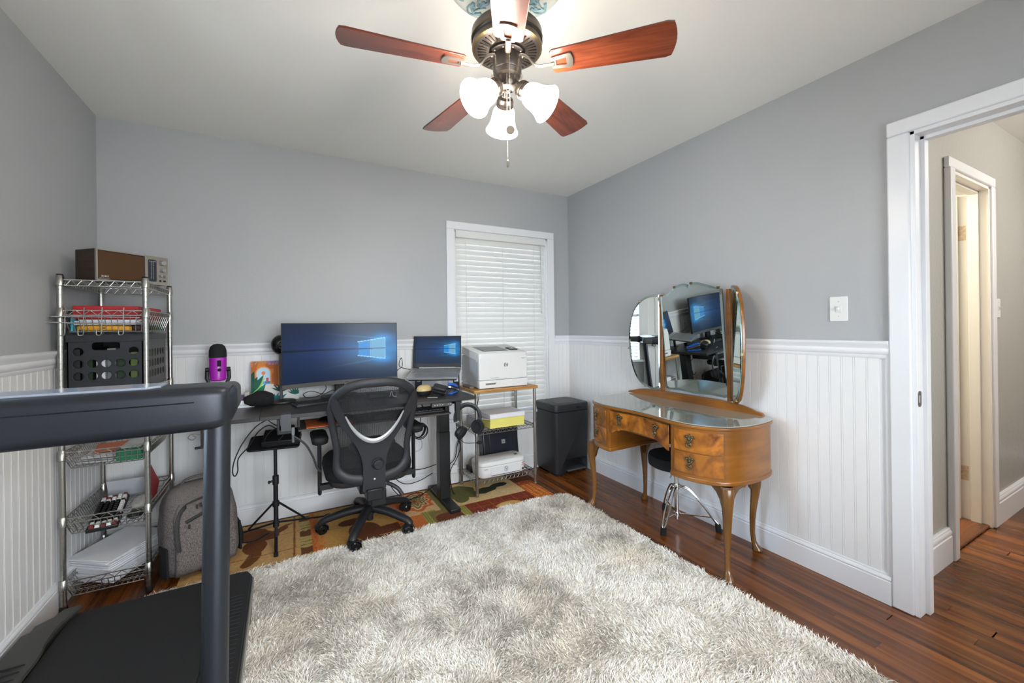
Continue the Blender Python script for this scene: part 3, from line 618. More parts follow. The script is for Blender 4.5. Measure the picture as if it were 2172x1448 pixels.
def resample(pts, y0, y1, n):
    pts = sorted(pts, key=lambda p: p[1]); ys = [p[1] for p in pts]; xs = [p[0] for p in pts]
    return [(float(np.interp(y, ys, xs)), float(y)) for y in np.linspace(y0, y1, n)]
FR = [p for p in BO if p[0] < 1.96]
def handle(parent, x, y, z, nx=-1., ny=0.):
    M = frame((x, y, z), (-ny, nx, 0), (0, 0, 1)) @ Matrix.Scale(1.25, 4); mb = MB(); mb.M = M
    s = -1 if (M @ Vector((0, 0, 1))-M @ Vector((0, 0, 0))).x > 0 else 1
    mb.prism([(-.022, .006), (-.016, .016), (-.006, .013), (0, .024), (.006, .013), (.016, .016), (.022, .006), (.012, .001), (.006, -.012), (0, -.016), (-.006, -.012), (-.012, .001)], 0, .003*s)
    for u, v, r in ((-.011, .009, .0045), (.011, .009, .0045), (0, .013, .005), (0, .001, .005), (0, -.008, .004)): mb.sphere((u, v, .004*s), (r, r, r*.8), 8, 6)
    mb.tube([(-.012, .004, .006*s), (-.008, -.004, .011*s), (0, -.010, .012*s)], .0016, 6).tube([(.012, .004, .006*s), (.008, -.004, .011*s), (0, -.010, .012*s)], .0016, 6)
    mb.torus((0, -.020, .009*s), .009, .0028, None, 16, 6); mb.sphere((0, -.020, .009*s), (.004, .004, .003), 8, 6).sphere((0, -.032, .008*s), (.003, .004, .003), 8, 6)
    return mb.build('drop_handle', BRASS, parent)
def nrm_at(pts, y):
    a = float(np.interp(y-.01, [p[1] for p in pts], [p[0] for p in pts])); b = float(np.interp(y+.01, [p[1] for p in pts], [p[0] for p in pts])); x = (a+b)/2
    v = Vector((-.02, b-a)).normalized(); return x, v.x, v.y
FS = sorted(FR, key=lambda p: p[1])
for s in (1, -1):
    lo, hi = sorted((.262*s, .478*s)); rs = resample(FR, lo, hi, 12)
    for z0, z1 in ((.595, .700), (.484, .590)):
        d = ribbon(rs, lambda t, a=z0: a, lambda t, b=z1: b).build('drawer', WALB, va, bevel=.0012)
        yc = .362*s if s > 0 else -.35; x, nx, ny = nrm_at(FS, yc); handle(d, x-.0055, yc+VC, (z0+z1)/2+.012, nx, ny)
def arch(t):
    a = abs(t)/.225
    if a > .93: return .570
    if a > .78: return .570+.022*(1-(a-.78)/.15)
    if a > .68: return .592
    return .592+.012*sqrt(max(0, 1-(a/.68)**2))+.004
d = ribbon(resample(FR, -.226, .226, 40), arch, lambda t: .704).build('drawer', WALB, va, bevel=.0012, label='long curved knee drawer with shaped lower edge')
for yc in (.15, -.13): x, nx, ny = nrm_at(FS, yc); handle(d, x-.0055, yc+VC, .668, nx, ny)
MB().bx(1.80, 2.27, VC-.232, VC+.232, .60, .71).build('knee_carcase', WALD, va)
def leg(x, y, ox, oy, lab=None):
    o = Vector((ox, oy, 0)).normalized(); sd = Vector((-o.y, o.x, 0)); mb = MB(); rings = []
    for z, off, w in [(.448, .000, .030), (.425, .006, .0305), (.40, .011, .029), (.36, .012, .0255), (.31, .008, .0215), (.24, .000, .0175), (.17, -.005, .0145), (.10, -.006, .0125), (.055, -.001, .0125), (.035, .006, .016), (.020, .014, .023), (.010, .016, .025), (.004, .013, .020), (0, .012, .018)]:
        c = Vector((x, y, z))+o*off; rings.append([c+o*(w*cos(a)*abs(cos(a))**-.25 if abs(cos(a)) > .01 else 0)+sd*(w*sin(a)*abs(sin(a))**-.25 if abs(sin(a)) > .01 else 0) for a in [2*pi*k/16+.2 for k in range(16)]])
    mb.loft(rings)
    for q in ((o+sd).normalized()*-1, (o-sd).normalized()*-1):
        q2 = Vector((q.x, q.y, 0)); b = Vector((x, y, 0)); pr = [(0, .448), (.135, .448), (.128, .440), (.112, .432), (.098, .436), (.075, .430), (.052, .412), (.034, .384), (.022, .345), (0, .32)]
        M = Matrix(((q2.x, 0, -q2.y, b.x), (q2.y, 0, q2.x, b.y), (0, 1, 0, 0), (0, 0, 0, 1))); mb.prism(pr, -.012, .012, M)
    mb.build('leg', WALD, va, bevel=.002, label=lab)
leg(1.862, 1.262, -.75, -.65); leg(1.862, 2.25, -.75, .65); leg(2.235, 1.36, .4, -.8); leg(2.225, 2.13, .4, .8)
# gallery and mirror posts
g = [(0, 0), (.006, .012), (.03, .018), (.04, .017), (.07, .028), (.12, .040), (.20, .047), (.30, .050)]
gl = 1.0; prof = [(-gl/2, 0)]+[(-gl/2+a, b) for a, b in g]+[(gl/2-a, b) for a, b in reversed(g)]+[(gl/2, 0)]
M = Matrix(((0, 0, 1, 2.262), (1, 0, 0, 1.812), (0, 1, 0, .7395), (0, 0, 0, 1)))
MB().prism(prof, -.011, .011, M).build('gallery', WAL, va, bevel=.004)
# triple mirror
MIR = mat('mirror_silver', (214, 222, 220), .012, 1.); BEV = mat('mirror_bevel', (190, 208, 206), .04, 1.); EDGE = mat('mirror_edge', (120, 160, 150), .15, .3)
tm = thing('triple_mirror', 'three panel scalloped mirror with wooden backs standing on the dressing table', 'mirror', (2.26, VC, .7895))
for yy in (1.988, 1.502): MB().bx(2.244, 2.266, yy-.012, yy+.012, .790, 1.44).build('post', WAL, tm, bevel=.003)
def mirror(M, outline, name, back=True, k=1):
    P_ = [Vector((x, y, 0)) for x, y in outline]; c = sum(P_, Vector())/len(P_)
    ins = [(c+(p-c)*(1-.016/max(.05, (p-c).length))) for p in P_]
    mb = MB(); mb.M = M; n = len(P_); mb.add([Vector((p.x, p.y, .0035)) for p in ins], [tuple(range(n))]); o = mb.build(name, MIR, tm, smooth=False)
    mb = MB(); mb.M = M; mb.add([Vector((p.x, p.y, .0035)) for p in ins]+[Vector((p.x, p.y, .0012)) for p in P_], [(i, (i+1) % n, n+(i+1) % n, n+i) for i in range(n)]); mb.build('bevel_edge', BEV, o, smooth=False)
    mb = MB(); mb.M = M; mb.prism(outline, -.002, .0011); mb.build('glass_edge', EDGE, o, smooth=False)
    if back:
        mb = MB(); mb.M = M; out = [(c.x+(x-c.x)*k, c.y+(y-c.y)*k) for x, y in outline]; mb.prism(out, -.020, -.0022); mb.build('backboard', WAL, tm, bevel=.004)
        mb = MB(); mb.M = M
        for i in (n//5, n//2, int(n*.8)): x, y = outline[i]; mb = MB(); mb.M = M; mb.box((x, y, 0), (.014, .014, .012)); mb.build('clip', BRASS, tm)
top = [(-.225, .640), (-.17, .650), (-.12, .685), (-.06, .708), (-.02, .706), (0, .694), (.02, .706), (.06, .708), (.12, .690), (.17, .672), (.225, .655)]
oc = [(p.x, p.y) for p in spline([Vector((x, y, 0)) for x, y in top], 4)]+[(.222, .02), (.20, .012), (.12, .018), (0, .010), (-.12, .018), (-.20, .012), (-.222, .02)]
tl = radians(4.5); Mc = Matrix(((0, -sin(tl), -cos(tl), 2.272), (-1, 0, 0, 1.745), (0, cos(tl), -sin(tl), .79), (0, 0, 0, 1)))
mirror(Mc, oc, 'centre_mirror', back=True, k=.97)
wing = [(0, .025), (0, .66), (.03, .662), (.09, .648), (.145, .605), (.185, .53), (.206, .42), (.210, .32), (.196, .20), (.165, .10), (.125, .045), (.09, .028), (.06, .012), (.03, .008)]
wg = [(x, y) for x, y in wing[:2]]+[(p.x, p.y) for p in spline([Vector((x, y, 0)) for x, y in wing[2:]], 4)]
def wingM(hy, s, ang):    # s=+1 opens towards +y
    d = Vector((-sin(ang), s*cos(ang), 0)); n = Vector((-cos(ang), -s*sin(ang), 0))
    return Matrix(((d.x, 0, n.x, 2.247), (d.y, 0, n.y, hy), (0, 1, 0, .785), (0, 0, 0, 1)))
mirror(wingM(2.004, 1, radians(29)), wg, 'wing_mirror', k=1.0); mirror(wingM(1.486, -1, radians(43)), wg, 'wing_mirror', k=1.03)
# drum throne
st = thing('drum_stool', 'round black drum stool with chrome tripod base tucked under the dressing table', 'stool', (2.10, 1.755, 0))
sc_ = Matrix.Translation((2.10, 1.755, 0)); CLOTH = mat('black_cloth', (20, 20, 21), .9, bump=.3, bscale=400)
MB().lathe([(.02, .372), (.150, .374), (.163, .382), (.165, .40), (.165, .428), (.160, .440), (.12, .446), (.02, .448)], 40, sc_).build('seat', CLOTH, st, label='round black seat cushion')
MB().cyl((2.10, 1.755, .34), (2.10, 1.755, .374), .03).cyl((2.10, 1.755, .305), (2.10, 1.755, .345), .016).build('seat_clamp', CHROME, st)
MB().cyl((2.10, 1.755, .05), (2.10, 1.755, .31), .0125).cyl((2.10, 1.755, .235), (2.10, 1.755, .262), .021).cyl((2.10, 1.755, .07), (2.10, 1.755, .09), .019).build('column', CHROME, st)
MB().tube([(2.085, 1.75, .325), (2.068, 1.765, .318), (2.060, 1.768, .300)], .004, 8).build('wing_bolt', CHROME, st)
for k, (fx, fy) in enumerate(((1.935, 1.72), (2.262, 1.575), (2.215, 1.955))):
    d = (Vector((fx, fy, 0))-Vector((2.10, 1.755, 0))); L = d.length; d.normalize(); sd = Vector((-d.y, d.x, 0)); b = Vector((2.10, 1.755, 0)); mb = MB()
    for s in (-1, 1):
        pts = [b+d*.02+sd*s*.012+Vector((0, 0, .25)), b+d*(L*.3)+sd*s*.014+Vector((0, 0, .232)), b+d*(L*.62)+sd*s*.014+Vector((0, 0, .145)), b+d*(L*.86)+sd*s*.010+Vector((0, 0, .065)), b+d*(L*.97)+sd*s*.002+Vector((0, 0, .035))]
        mb.tube(spline(pts, 4), .0052, 8)
    lg = mb.build('leg', CHROME, st)
    MB().tube([b+d*.018+Vector((0, 0, .08)), b+d*(L*.80)+Vector((0, 0, .085))], .006, 6, ell=(1, .35), upv=(0, 0, 1)).build('brace', CHROME, lg)
    q = b+d*(L*.93); mb = MB(); 
    for j in range(6): mb.lathe([(.010, 0), (.017, .002), (.017, .005), (.012, .0075)], 12, along(q+d*.001*(6-j)+Vector((0, 0, .001+.0075*(j))), Vector((0, 0, 1))))
    mb.build('rubber_foot', RUBBER, lg)
# ------------------------------------------------ waste bin
bn = thing('step_bin', 'tall dark grey rectangular step bin in the corner beside the cart', 'waste bin', (2.10, 2.945, 0))
BIN = mat('bin_plastic', (47, 48, 50), .42, bump=.15, bscale=700)
def rr_at(w, d, r, z, cx=2.10, cy=2.955): return [Vector((x, y, z)) for x, y in rrect(w, d, r, 5, cx, cy)]
bx0, bx1, by0 = 1.932, 2.275, 2.80
mb = MB(); outer = [(-.1695, .0), (-.1695, .52), (.1695, .52), (.1695, 0), (.142, 0), (.142, .135), (-.078, .135), (-.078, 0)]
mb.loft([rr_at(.338+g_, .306+g_, .03, z) for z, g_ in ((.02, -.010), (.035, 0), (.525, .004))])
bb = mb.build('body', BIN, bn)
# recess: carve with boolean box
cut = MB().bx(2.03, 2.245, 2.77, 2.93, -.02, .135).build('cut', BIN, None); 
md_ = bb.modifiers.new('b', 'BOOLEAN'); md_.object = cut; md_.operation = 'DIFFERENCE'; md_.solver = 'EXACT'
dg = bpy.context.evaluated_depsgraph_get(); nm = bpy.data.meshes.new_from_object(bb.evaluated_get(dg)); bb.modifiers.clear(); bb.data = nm; bpy.data.objects.remove(cut)
MB().loft([rr_at(.334, .302, .03, z) for z in (0, .02)]).bx(2.03, 2.245, 2.925, 2.93, .0, .135).build('base', BLACKP, bn) if 0 else MB().bx(2.02, 2.25, 2.925, 2.932, .02, .14).build('recess_back', BLACKP, bn)
MB().bx(1.95, 2.03, 2.83, 3.08, .0, .021).bx(2.245, 2.26, 2.83, 3.08, 0, .021).bx(1.95, 2.26, 2.95, 3.08, 0, .021).build('base', BLACKP, bn)
MB().bx(2.045, 2.235, 2.795, 2.93, .030, .045).build('pedal', mat('pedal_grey', (70, 72, 75), .3), bn, bevel=.005)
mb = MB(); mb.loft([rr_at(.344+g_, .312+g_, .032, z) for z, g_ in ((.530, -.004), (.532, .004), (.575, .008), (.588, .004), (.592, -.006))]); mb.build('lid', BIN, bn)
MB().bx(1.99, 2.225, 2.845, 3.05, .5905, .5945).build('lid_panel', DARKG, bn, bevel=.003)
MB().prism(rrect(.038, .012, .0055), -.001, .001, frame((2.16, by0-.008, .558), (1, 0, 0), (0, 0, 1))).build('latch', BLACKG, bn)
# ------------------------------------------------ wire cart
def wire_shelf(name, x0, x1, y0, y1, z, parent, wd=.0016, pitchw=.022, h=.024, front=True):
    mb = MB(); r = .0028
    for zz in (z, z-h): mb.tube([(x0, y0, zz), (x1, y0, zz), (x1, y1, zz), (x0, y1, zz)], r, 6, closed=True)
    for (a, b) in (((x0, y0), (x1, y0)), ((x1, y0), (x1, y1)), ((x1, y1), (x0, y1)), ((x0, y1), (x0, y0))):
        L = math.hypot(b[0]-a[0], b[1]-a[1]); n = max(2, int(L/.034)); pts = []
        for i in range(2*n+1):
            t = i/(2*n); pts.append((a[0]+(b[0]-a[0])*t, a[1]+(b[1]-a[1])*t, z if i % 2 == 0 else z-h))
        for p, q in zip(pts[:-1], pts[1:]): mb.tube([p, q], .0017, 5)
    o = mb.build(name, STEEL, parent); mb = MB(); n = int((x1-x0)/pitchw)
    for i in range(1, n): xx = x0+(x1-x0)*i/n; mb.cyl((xx, y0, z+.002), (xx, y1, z+.002), wd, n=5)
    for i in (1, 2): yy = y0+(y1-y0)*i/3; mb.cyl((x0, yy, z-.001), (x1, yy, z-.001), .0022, n=5)
    mb.build('wires', STEEL, o, kind='stuff'); return o
def posts(parent, pts, z1, r=.0125, tiers=(), cap=True, z0=0.0):
    for x, y in pts:
        mb = MB(); pr = [(r*.9, z0), (r, z0+.002)]; z = z0+.03
        while z < z1-.02: pr += [(r, z), (r*.94, z+.0006), (r*.94, z+.0014), (r, z+.002)]; z += .0254
        pr += [(r, z1)]; mb.lathe(pr, 16, Matrix.Translation((x, y, 0)), cap=True); p = mb.build('post', STEEL, parent)
        if cap: MB().lathe([(r*.9, z1-.001), (r*1.02, z1), (r*1.02, z1+.006), (r*.8, z1+.008)], 16, Matrix.Translation((x, y, 0)), cap=True).build('post_cap', RUBBER, p)
        MB().lathe([(r*.8, z0), (r*1.25, z0+.001), (r*1.25, z0+.012), (r*1.05, z0+.022)], 16, Matrix.Translation((x, y, 0)), cap=True).build('foot', RUBBER if cap else CHROME, p)
        for z in tiers: MB().lathe([(r*1.05, z-.034), (r*1.32, z-.032), (r*1.2, z+.010), (r*1.05, z+.012)], 16, Matrix.Translation((x, y, 0)), cap=True).build('collar', STEEL, p)
ct = thing('wire_cart', 'three tier chrome wire cart with bamboo top beside the desk end', 'cart', (1.457, 2.92, .006))
px0, px1, py0, py1 = 1.210, 1.706, 2.762, 3.062
ZT = .772
posts(ct, [(px0, py0), (px1, py0), (px0, py1), (px1, py1)], ZT-.012, r=.0115, tiers=(.483, .118), cap=False, z0=.006)
wire_shelf('wire_shelf', px0, px1, py0, py1, .478, ct); wire_shelf('wire_shelf', px0, px1, py0, py1, .118, ct)
BAM = wood('bamboo_top', (178, 124, 62), (214, 164, 96), (2, 40, 10), .4, dist=.2)
MB().bx(px0-.022, px1+.022, py0-.020, py1+.018, ZT-.014, ZT+.008).build('bamboo_top', BAM, ct, bevel=.003)
# laser printer
lp = thing('laser_printer', 'large white laser printer standing on the bamboo cart top', 'printer', (1.45, 2.94, .781))
X0, X1, Y0, Y1, Z0, Z1 = 1.247, 1.655, 2.782, 3.112, .781, 1.058
MB().bx(X0, X1, Y0+.012, Y1, Z0+.004, Z1-.04).build('body', GPLAST, lp, bevel=.008)
MB().bx(X0-.001, X1+.001, Y0-.001, Y0+.03, Z0+.062, Z1-.040).build('front_door', WPLAST, lp, bevel=.008, seg=3)
MB().bx(X0-.001, X1+.001, Y0-.003, Y0+.04, Z0+.002, Z0+.060).build('paper_tray', WPLAST, lp, bevel=.006, seg=3)
mb = MB(); mb.M = frame((X0+.085, Y0-.0035, Z0+.034), (1, 0, 0), (0, 0, 1)); mb.prism([(-.035, -.006), (-.035, .007), (.055, .007), (.04, -.006)], -.001, .001); mb.build('tray_pull', mat('shadow_grey', (120, 118, 114), .5), lp)
SH = lambda mb_: setattr(mb_, 'v', [(v[0], v[1], v[2]-.014+(v[1]-Y0)*.135) for v in mb_.v]) or mb_
mb = MB(); mb.loft([[Vector((x, y, z)) for x, y in rrect(X1-X0+g_, Y1-Y0+g_, .02, 4, (X0+X1)/2, (Y0+Y1)/2)] for z, g_ in ((Z1-.060, 0), (Z1-.020, .004), (Z1-.004, .002), (Z1+.002, -.012))]); SH(mb).build('top_cover', WPLAST, lp)
SH(MB().bx(X0+.055, X0+.275, Y0+.06, Y0+.25, Z1+.0005, Z1+.0030)).build('output_recess', BLACKG, lp)
SH(MB().bx(X0+.075, X0+.272, Y0+.066, Y0+.205, Z1+.003, Z1+.0045)).build('output_tray', mat('tray_grey', (112, 110, 106), .35), lp)
cp = SH(MB().bx(X0+.30, X0+.365, Y0+.07, Y0+.16, Z1+.001, Z1+.010)).build('control_panel', DARKG, lp, bevel=.002)
SH(MB().bx(X0+.312, X0+.350, Y0+.09, Y0+.145, Z1+.010, Z1+.011)).build('display', mat('lcd_grey', (96, 98, 98), .2), cp)
GLOGO = mat('grey_logo', (112, 112, 116), .35, .4)
def hp_logo(cx, y, cz, R, parent, ring=False):
    M = frame((cx, y, cz), (1, 0, 0), (0, 0, 1)); mb = MB(); mb.M = M
    if ring: mb.torus((0, 0, 0), R, R*.09, None, 32, 6, .35, pi-.45); mb.torus((0, 0, 0), R, R*.09, None, 32, 6, pi+.35, 2*pi-.45)
    else: mb.torus((0, 0, 0), R, R*.16, None, 24, 6, 1.9, 4.2); mb.torus((0, 0, 0), R, R*.10, None, 24, 6, -1.2, 1.0)
    text(mb, 'hp', R*1.75, M if not ring else M, .0006, shear=.25) if 0 else None
    tb = MB(); text(tb, 'hp', R*1.7, M @ Matrix.Translation((0, R*.12, 0)), .0006, shear=.25); mb.M = I(); mb.add([Vector(v) for v in tb.v], tb.f)
    mb.build('logo', GLOGO, parent, smooth=False)
hp_logo((X0+X1)/2+.018, Y0-.0022, .952, .0155, lp)
mb = MB(); text(mb, 'Color LaserJet Pro', .0085, frame((X0+.125, Y0-.0018, Z0+.078), (1, 0, 0), (0, 0, 1)), .0003); mb.build('lettering', GLOGO, lp, smooth=False)
mb = MB(); text(mb, 'M255dw', .009, frame((X1-.035, Y0-.0018, Z1-.062), (1, 0, 0), (0, 0, 1)), .0003); mb.build('lettering', GLOGO, lp, smooth=False)
MB().bx(X0-.003, X0-.001, Y0+.035, Y0+.052, Z1-.08, Z1-.055).build('side_badge', WPLAST, lp)
solo('flat_grey_box', MB().bx(1.203, 1.240, 2.86, 3.0, .7805, .795), mat('taupe_box', (120, 104, 92), .5), 'thin taupe brown tray beside the laser printer on the bamboo top', 'tray', (1.22, 2.93, .7805), bevel=.002)
# yellow books and paper box on middle shelf
YEL = mat('yellow_pages', (226, 216, 116), .75); zb = .4845
ys = thing('yellow_tablets', 'block of yellow paper pads on the middle cart shelf', 'paper pads', (1.47, 2.86, zb))
for k in range(6): MB().box((1.468, 2.865, zb+.0075+k*.0118), (.290, .20, .0112), Matrix.Rotation(radians(random.uniform(-.6, .6)), 4, 'Z')).build('pad', YEL, ys)
pb = thing('paper_ream', 'white paper bundle lying on top of the yellow pads', 'paper', (1.455, 2.87, zb+.071))
mb = MB(); mb.loft([[Vector((x, y, z)) for y, z in ((2.755, zb+.073), (2.755, zb+.098), (2.765, zb+.106), (2.97, zb+.106), (2.97, zb+.073))] for x in (1.318, 1.615)]); mb.build('sheets', PAPER, pb, bevel=.003)
solo('clear_tray', MB().bx(1.232, 1.312, 2.775, 3.0, zb, zb+.004).bx(1.232, 1.236, 2.775, 3.0, zb, zb+.075).bx(1.232, 1.312, 2.995, 3.0, zb, zb+.075).box((1.272, 2.885, zb+.08), (.088, .23, .006), Matrix.Rotation(radians(12), 4, 'Y')), mat('clear_plastic', (190, 188, 196), .15, alpha=.55), 'clear plastic letter tray left of the yellow pads on the cart', 'tray', (1.27, 2.88, zb))
# black inkjet standing upright behind
bp_ = thing('black_scanner', 'black flat printer stood on end at the back of the lower cart shelf', 'printer', (1.545, 3.0, .1255))
tl = radians(8); Ms = Matrix.Translation((1.535, 2.985, .1225)) @ Matrix.Rotation(-tl, 4, 'X')
mb = MB(); mb.M = Ms; mb.bx(-.160, .160, 0, .075, .004, .31); mb.build('body', mat('dark_navy_plastic', (26, 28, 34), .32), bp_, bevel=.010, seg=3)
mb = MB(); mb.M = Ms; mb.bx(-.105, .105, -.004, .004, .012, .30); mb.build('lid', mat('dark_navy_lid', (32, 34, 42), .25), bp_, bevel=.003)
mb = MB(); mb.M = Ms @ frame((.02, -.0045, .185), (1, 0, 0), (0, 0, 1)); mb.box((0, 0, 0), (.032, .032, .0012)); bd = mb.build('badge', SILVER, bp_)
mb = MB(); text(mb, 'hp', .020, Ms @ frame((.02, -.0052, .186), (1, 0, 0), (0, 0, 1)), .0003, shear=.2); mb.build('lettering', BLACKP, bd, smooth=False)
# small white inkjet
ip = thing('inkjet_printer', 'small white rounded inkjet printer on the lower cart shelf', 'printer', (1.435, 2.86, .1215))
iz = .1215; rr3 = lambda w, d, r, z: [Vector((x, y, z)) for x, y in rrect(w, d, r, 6, 1.435, 2.862)]
MB().loft([rr3(.36, .155, .035, iz), rr3(.385, .172, .045, iz+.01), rr3(.40, .182, .05, iz+.055), rr3(.403, .184, .05, iz+.085)]).build('body', WPLAST, ip)
MB().loft([rr3(.400, .181, .05, iz+.087), rr3(.404, .185, .05, iz+.094), rr3(.398, .180, .05, iz+.112), rr3(.37, .155, .045, iz+.121)]).build('lid', WPLAST, ip)
mb = MB(); mb.M = frame((1.45, 2.7685, iz+.046), (1, 0, 0), (0, 0, 1)); mb.prism(rrect(.245, .058, .004), 0, .0015); fd = mb.build('front_flap', mat('flap_white', (212, 212, 212), .35), ip)
MB().bx(1.328, 1.572, 2.7655, 2.7675, iz+.0155, iz+.0185).build('slot', BLACKG, fd)
hp_logo(1.452, 2.7665, iz+.052, .0165, ip, True)
mb = MB(); text(mb, 'DeskJet', .010, frame((1.285, 2.7668, iz+.070), (1, 0, 0), (0, 0, 1)), .0003); mb.build('lettering', GLOGO, ip, smooth=False)
MB().bx(1.59, 1.615, 2.767, 2.7695, iz+.072, iz+.075).bx(1.59, 1.615, 2.767, 2.7695, iz+.058, iz+.061).build('sticker_band', mat('dark_red_band', (96, 40, 56), .5), ip)
MB().bx(1.59, 1.615, 2.7672, 2.7695, iz+.0605, iz+.0725).build('pink_sticker', mat('pink_sticker', (214, 176, 184), .5), ip)
MB().bx(1.592, 1.603, 2.767, 2.770, iz+.022, iz+.034).build('dark_sticker', BLACKG, ip)
MB().bx(1.56, 1.585, 2.83, 2.85, iz+.1213, iz+.1225).build('display', BLACKG, ip)
MB().bx(1.30, 1.53, 2.778, 2.786, iz+.118, iz+.121).build('lid_groove', GPLAST, ip)
solo('power_adapter', MB().bx(1.235, 1.34, 2.94, 3.03, .1215, .170), BLACKP, 'chunky black power adapter on the lower cart shelf left of the inkjet printer', 'power adapter', (1.29, 2.98, .1215), bevel=.012, seg=3)
# ------------------------------------------------ standing desk
ZD = .785; DX0, DX1, DYF, DYB = -.47, 1.10, 2.505, 3.10
DESK = mat('black_desk_laminate', (44, 42, 41), .38, bump=.12, bscale=500)
dk = thing('standing_desk', 'long black height adjustable desk against the back wall', 'desk', (.32, 2.85, .006))
MB().bx(DX0, -.118, DYF, DYB, ZD-.020, ZD).build('tabletop_panel', DESK, dk, bevel=.0015)
MB().bx(-.1165, DX1, DYF, DYB, ZD-.020, ZD).build('tabletop_panel', DESK, dk, bevel=.0015)
for x in (.985, -.345):
    lg = MB().bx(x-.038, x+.038, 2.800, 2.880, .03, .50).build('leg', BLACKM, dk, bevel=.003)
    MB().bx(x-.0365, x+.0365, 2.8015, 2.8785, .50, ZD-.045).build('inner_column', BLACKM, lg, bevel=.003)
    MB().prism([(x-.036, 2.60), (x+.036, 2.60), (x+.036, 3.095), (x-.036, 3.095)], .006, .034).build('foot', BLACKM, lg, bevel=.006)
    MB().bx(x-.03, x+.03, 2.56, 3.07, ZD-.045, ZD-.0205).build('bracket', BLACKM, lg, bevel=.002)
MB().bx(-.31, .95, 2.805, 2.875, ZD-.06, ZD-.022).build('crossbar', BLACKM, dk)
cp = MB().bx(.80, .935, 2.512, 2.545, ZD-.048, ZD-.0205).build('control_box', mat('control_grey', (74, 73, 72), .35), dk, bevel=.006, seg=3)
for k in (0, 1, 2, 3, 5.4, 6.2): MB().sphere((.820+k*.017, 2.5115, ZD-.034), (.0028, .001, .0028), 8, 6).build('button', WPLAST, cp)
tr = MB().bx(.06, .93, 2.520, 2.80, .684, .694).build('keyboard_tray', mat('tray_laminate', (66, 62, 58), .4), dk, bevel=.002)
MB().bx(.062, .07, 2.60, 2.80, .694, ZD-.021).bx(.92, .928, 2.60, 2.80, .694, ZD-.021).build('tray_rail', BLACKM, dk)
solo('orange_folder', MB().bx(.10, .34, 2.535, 2.76, .6945, .6975), mat('orange_card', (206, 104, 52), .7), 'orange card folder lying on the keyboard tray under the desk', 'folder', (.2, 2.6, .6945))
mb = MB(); mb.sphere((.26, 2.63, .7165), (.10, .07, .018), 24, 8); solo('black_pouch_flat', mb, BLACKG, 'glossy black oval case on the orange folder under the desk', 'case', (.26, 2.63, .698))
kb = thing('black_keyboard', 'black keyboard lying on the tray under the right side of the desk', 'keyboard', (.66, 2.65, .6945))
MB().bx(.46, .90, 2.56, 2.71, .6945, .710).build('base', BLACKP, kb, bevel=.004)
mb = MB()
for r_ in range(5):
    for c_ in range(18): mb.bx(.468+c_*.0238, .468+c_*.0238+.020, 2.570+r_*.027, 2.570+r_*.027+.022, .710, .715)
mb.build('keycaps', DARKG, kb, kind='stuff', bevel=0)
# headset hook and headset
hk = thing('headset_hook', 'black plastic hook panel clamped under the right front corner of the desk', 'hook', (.975, 2.515, ZD-.05))
MB().bx(.955, .985, 2.495, 2.53, ZD-.145, ZD-.0205).bx(.985, 1.05, 2.508, 2.528, ZD-.060, ZD-.045).build('hook_body', BLACKP, hk, bevel=.003)
hs = thing('headset', 'black over ear headset with boom microphone hanging off the desk end', 'headset', (1.03, 2.49, .62), rz=0)
HL = mat('headset_black', (28, 28, 30), .42, bump=.2, bscale=600); cx, cz, R = 1.032, .652, .074
c3 = Vector((1.028, 2.485, 0)); hx = Vector((.93, -.36, 0)); 
def hp_(a, r): return c3+hx*(r*cos(a))+Vector((0, 0, .655+r*1.10*sin(a)))
MB().tube([hp_(radians(a), .080) for a in range(-25, 206, 11)], .0095, 10, ell=(.55, 1.25), upv=hx.cross(Vector((0, 0, 1)))*-1).build('headband', HL, hs)
MB().tube([hp_(radians(a), .0745) for a in range(40, 141, 10)], .011, 10, ell=(.5, 1.1), upv=hx.cross(Vector((0, 0, 1)))*-1).build('headband_pad', CLOTH, hs)
for s, px, pz, tx in ((-1, -.050, .565, Vector((.55, -.62, -.55))), (1, .066, .598, Vector((-.80, -.55, .1)))):
    c = c3+hx*px+Vector((0, -.008, pz)); M = along(c, tx)
    e = MB().lathe([(.004, -.026), (.028, -.025), (.036, -.018), (.040, -.006), (.040, .004)], 28, M, cap=True).build('ear_cup', HL, hs)
    MB().lathe([(.038, .004), (.043, .006), (.045, .014), (.042, .024), (.034, .027), (.026, .020), (.006, .018)], 28, M, cap=True).build('ear_cushion', CLOTH, e)
    MB().torus(M @ Vector((0, 0, -.012)), .0365, .0016, M.to_3x3().to_4x4(), 24, 5).build('ring', BLACKG, e)
    a0 = hp_(radians(-25 if s > 0 else 205), .080); MB().tube([a0, c+Vector((0, 0, .03))], .007, 8).build('yoke', BLACKP, e)
p0 = c3+hx*-.055+Vector((0, -.01, .535)); p3 = c3+hx*.050+Vector((0, -.03, .500))
MB().tube(spline([p0, p0+Vector((.012, -.01, -.025)), p0+Vector((.04, -.015, -.04)), p3], 5), .0022, 6).build('mic_boom', BLACKP, hs)
MB().sphere(p3+hx*.012, (.019, .012, .012), 14, 8, Matrix.Rotation(-.35, 3, 'Z').to_4x4()).build('mic_foam', CLOTH, hs)
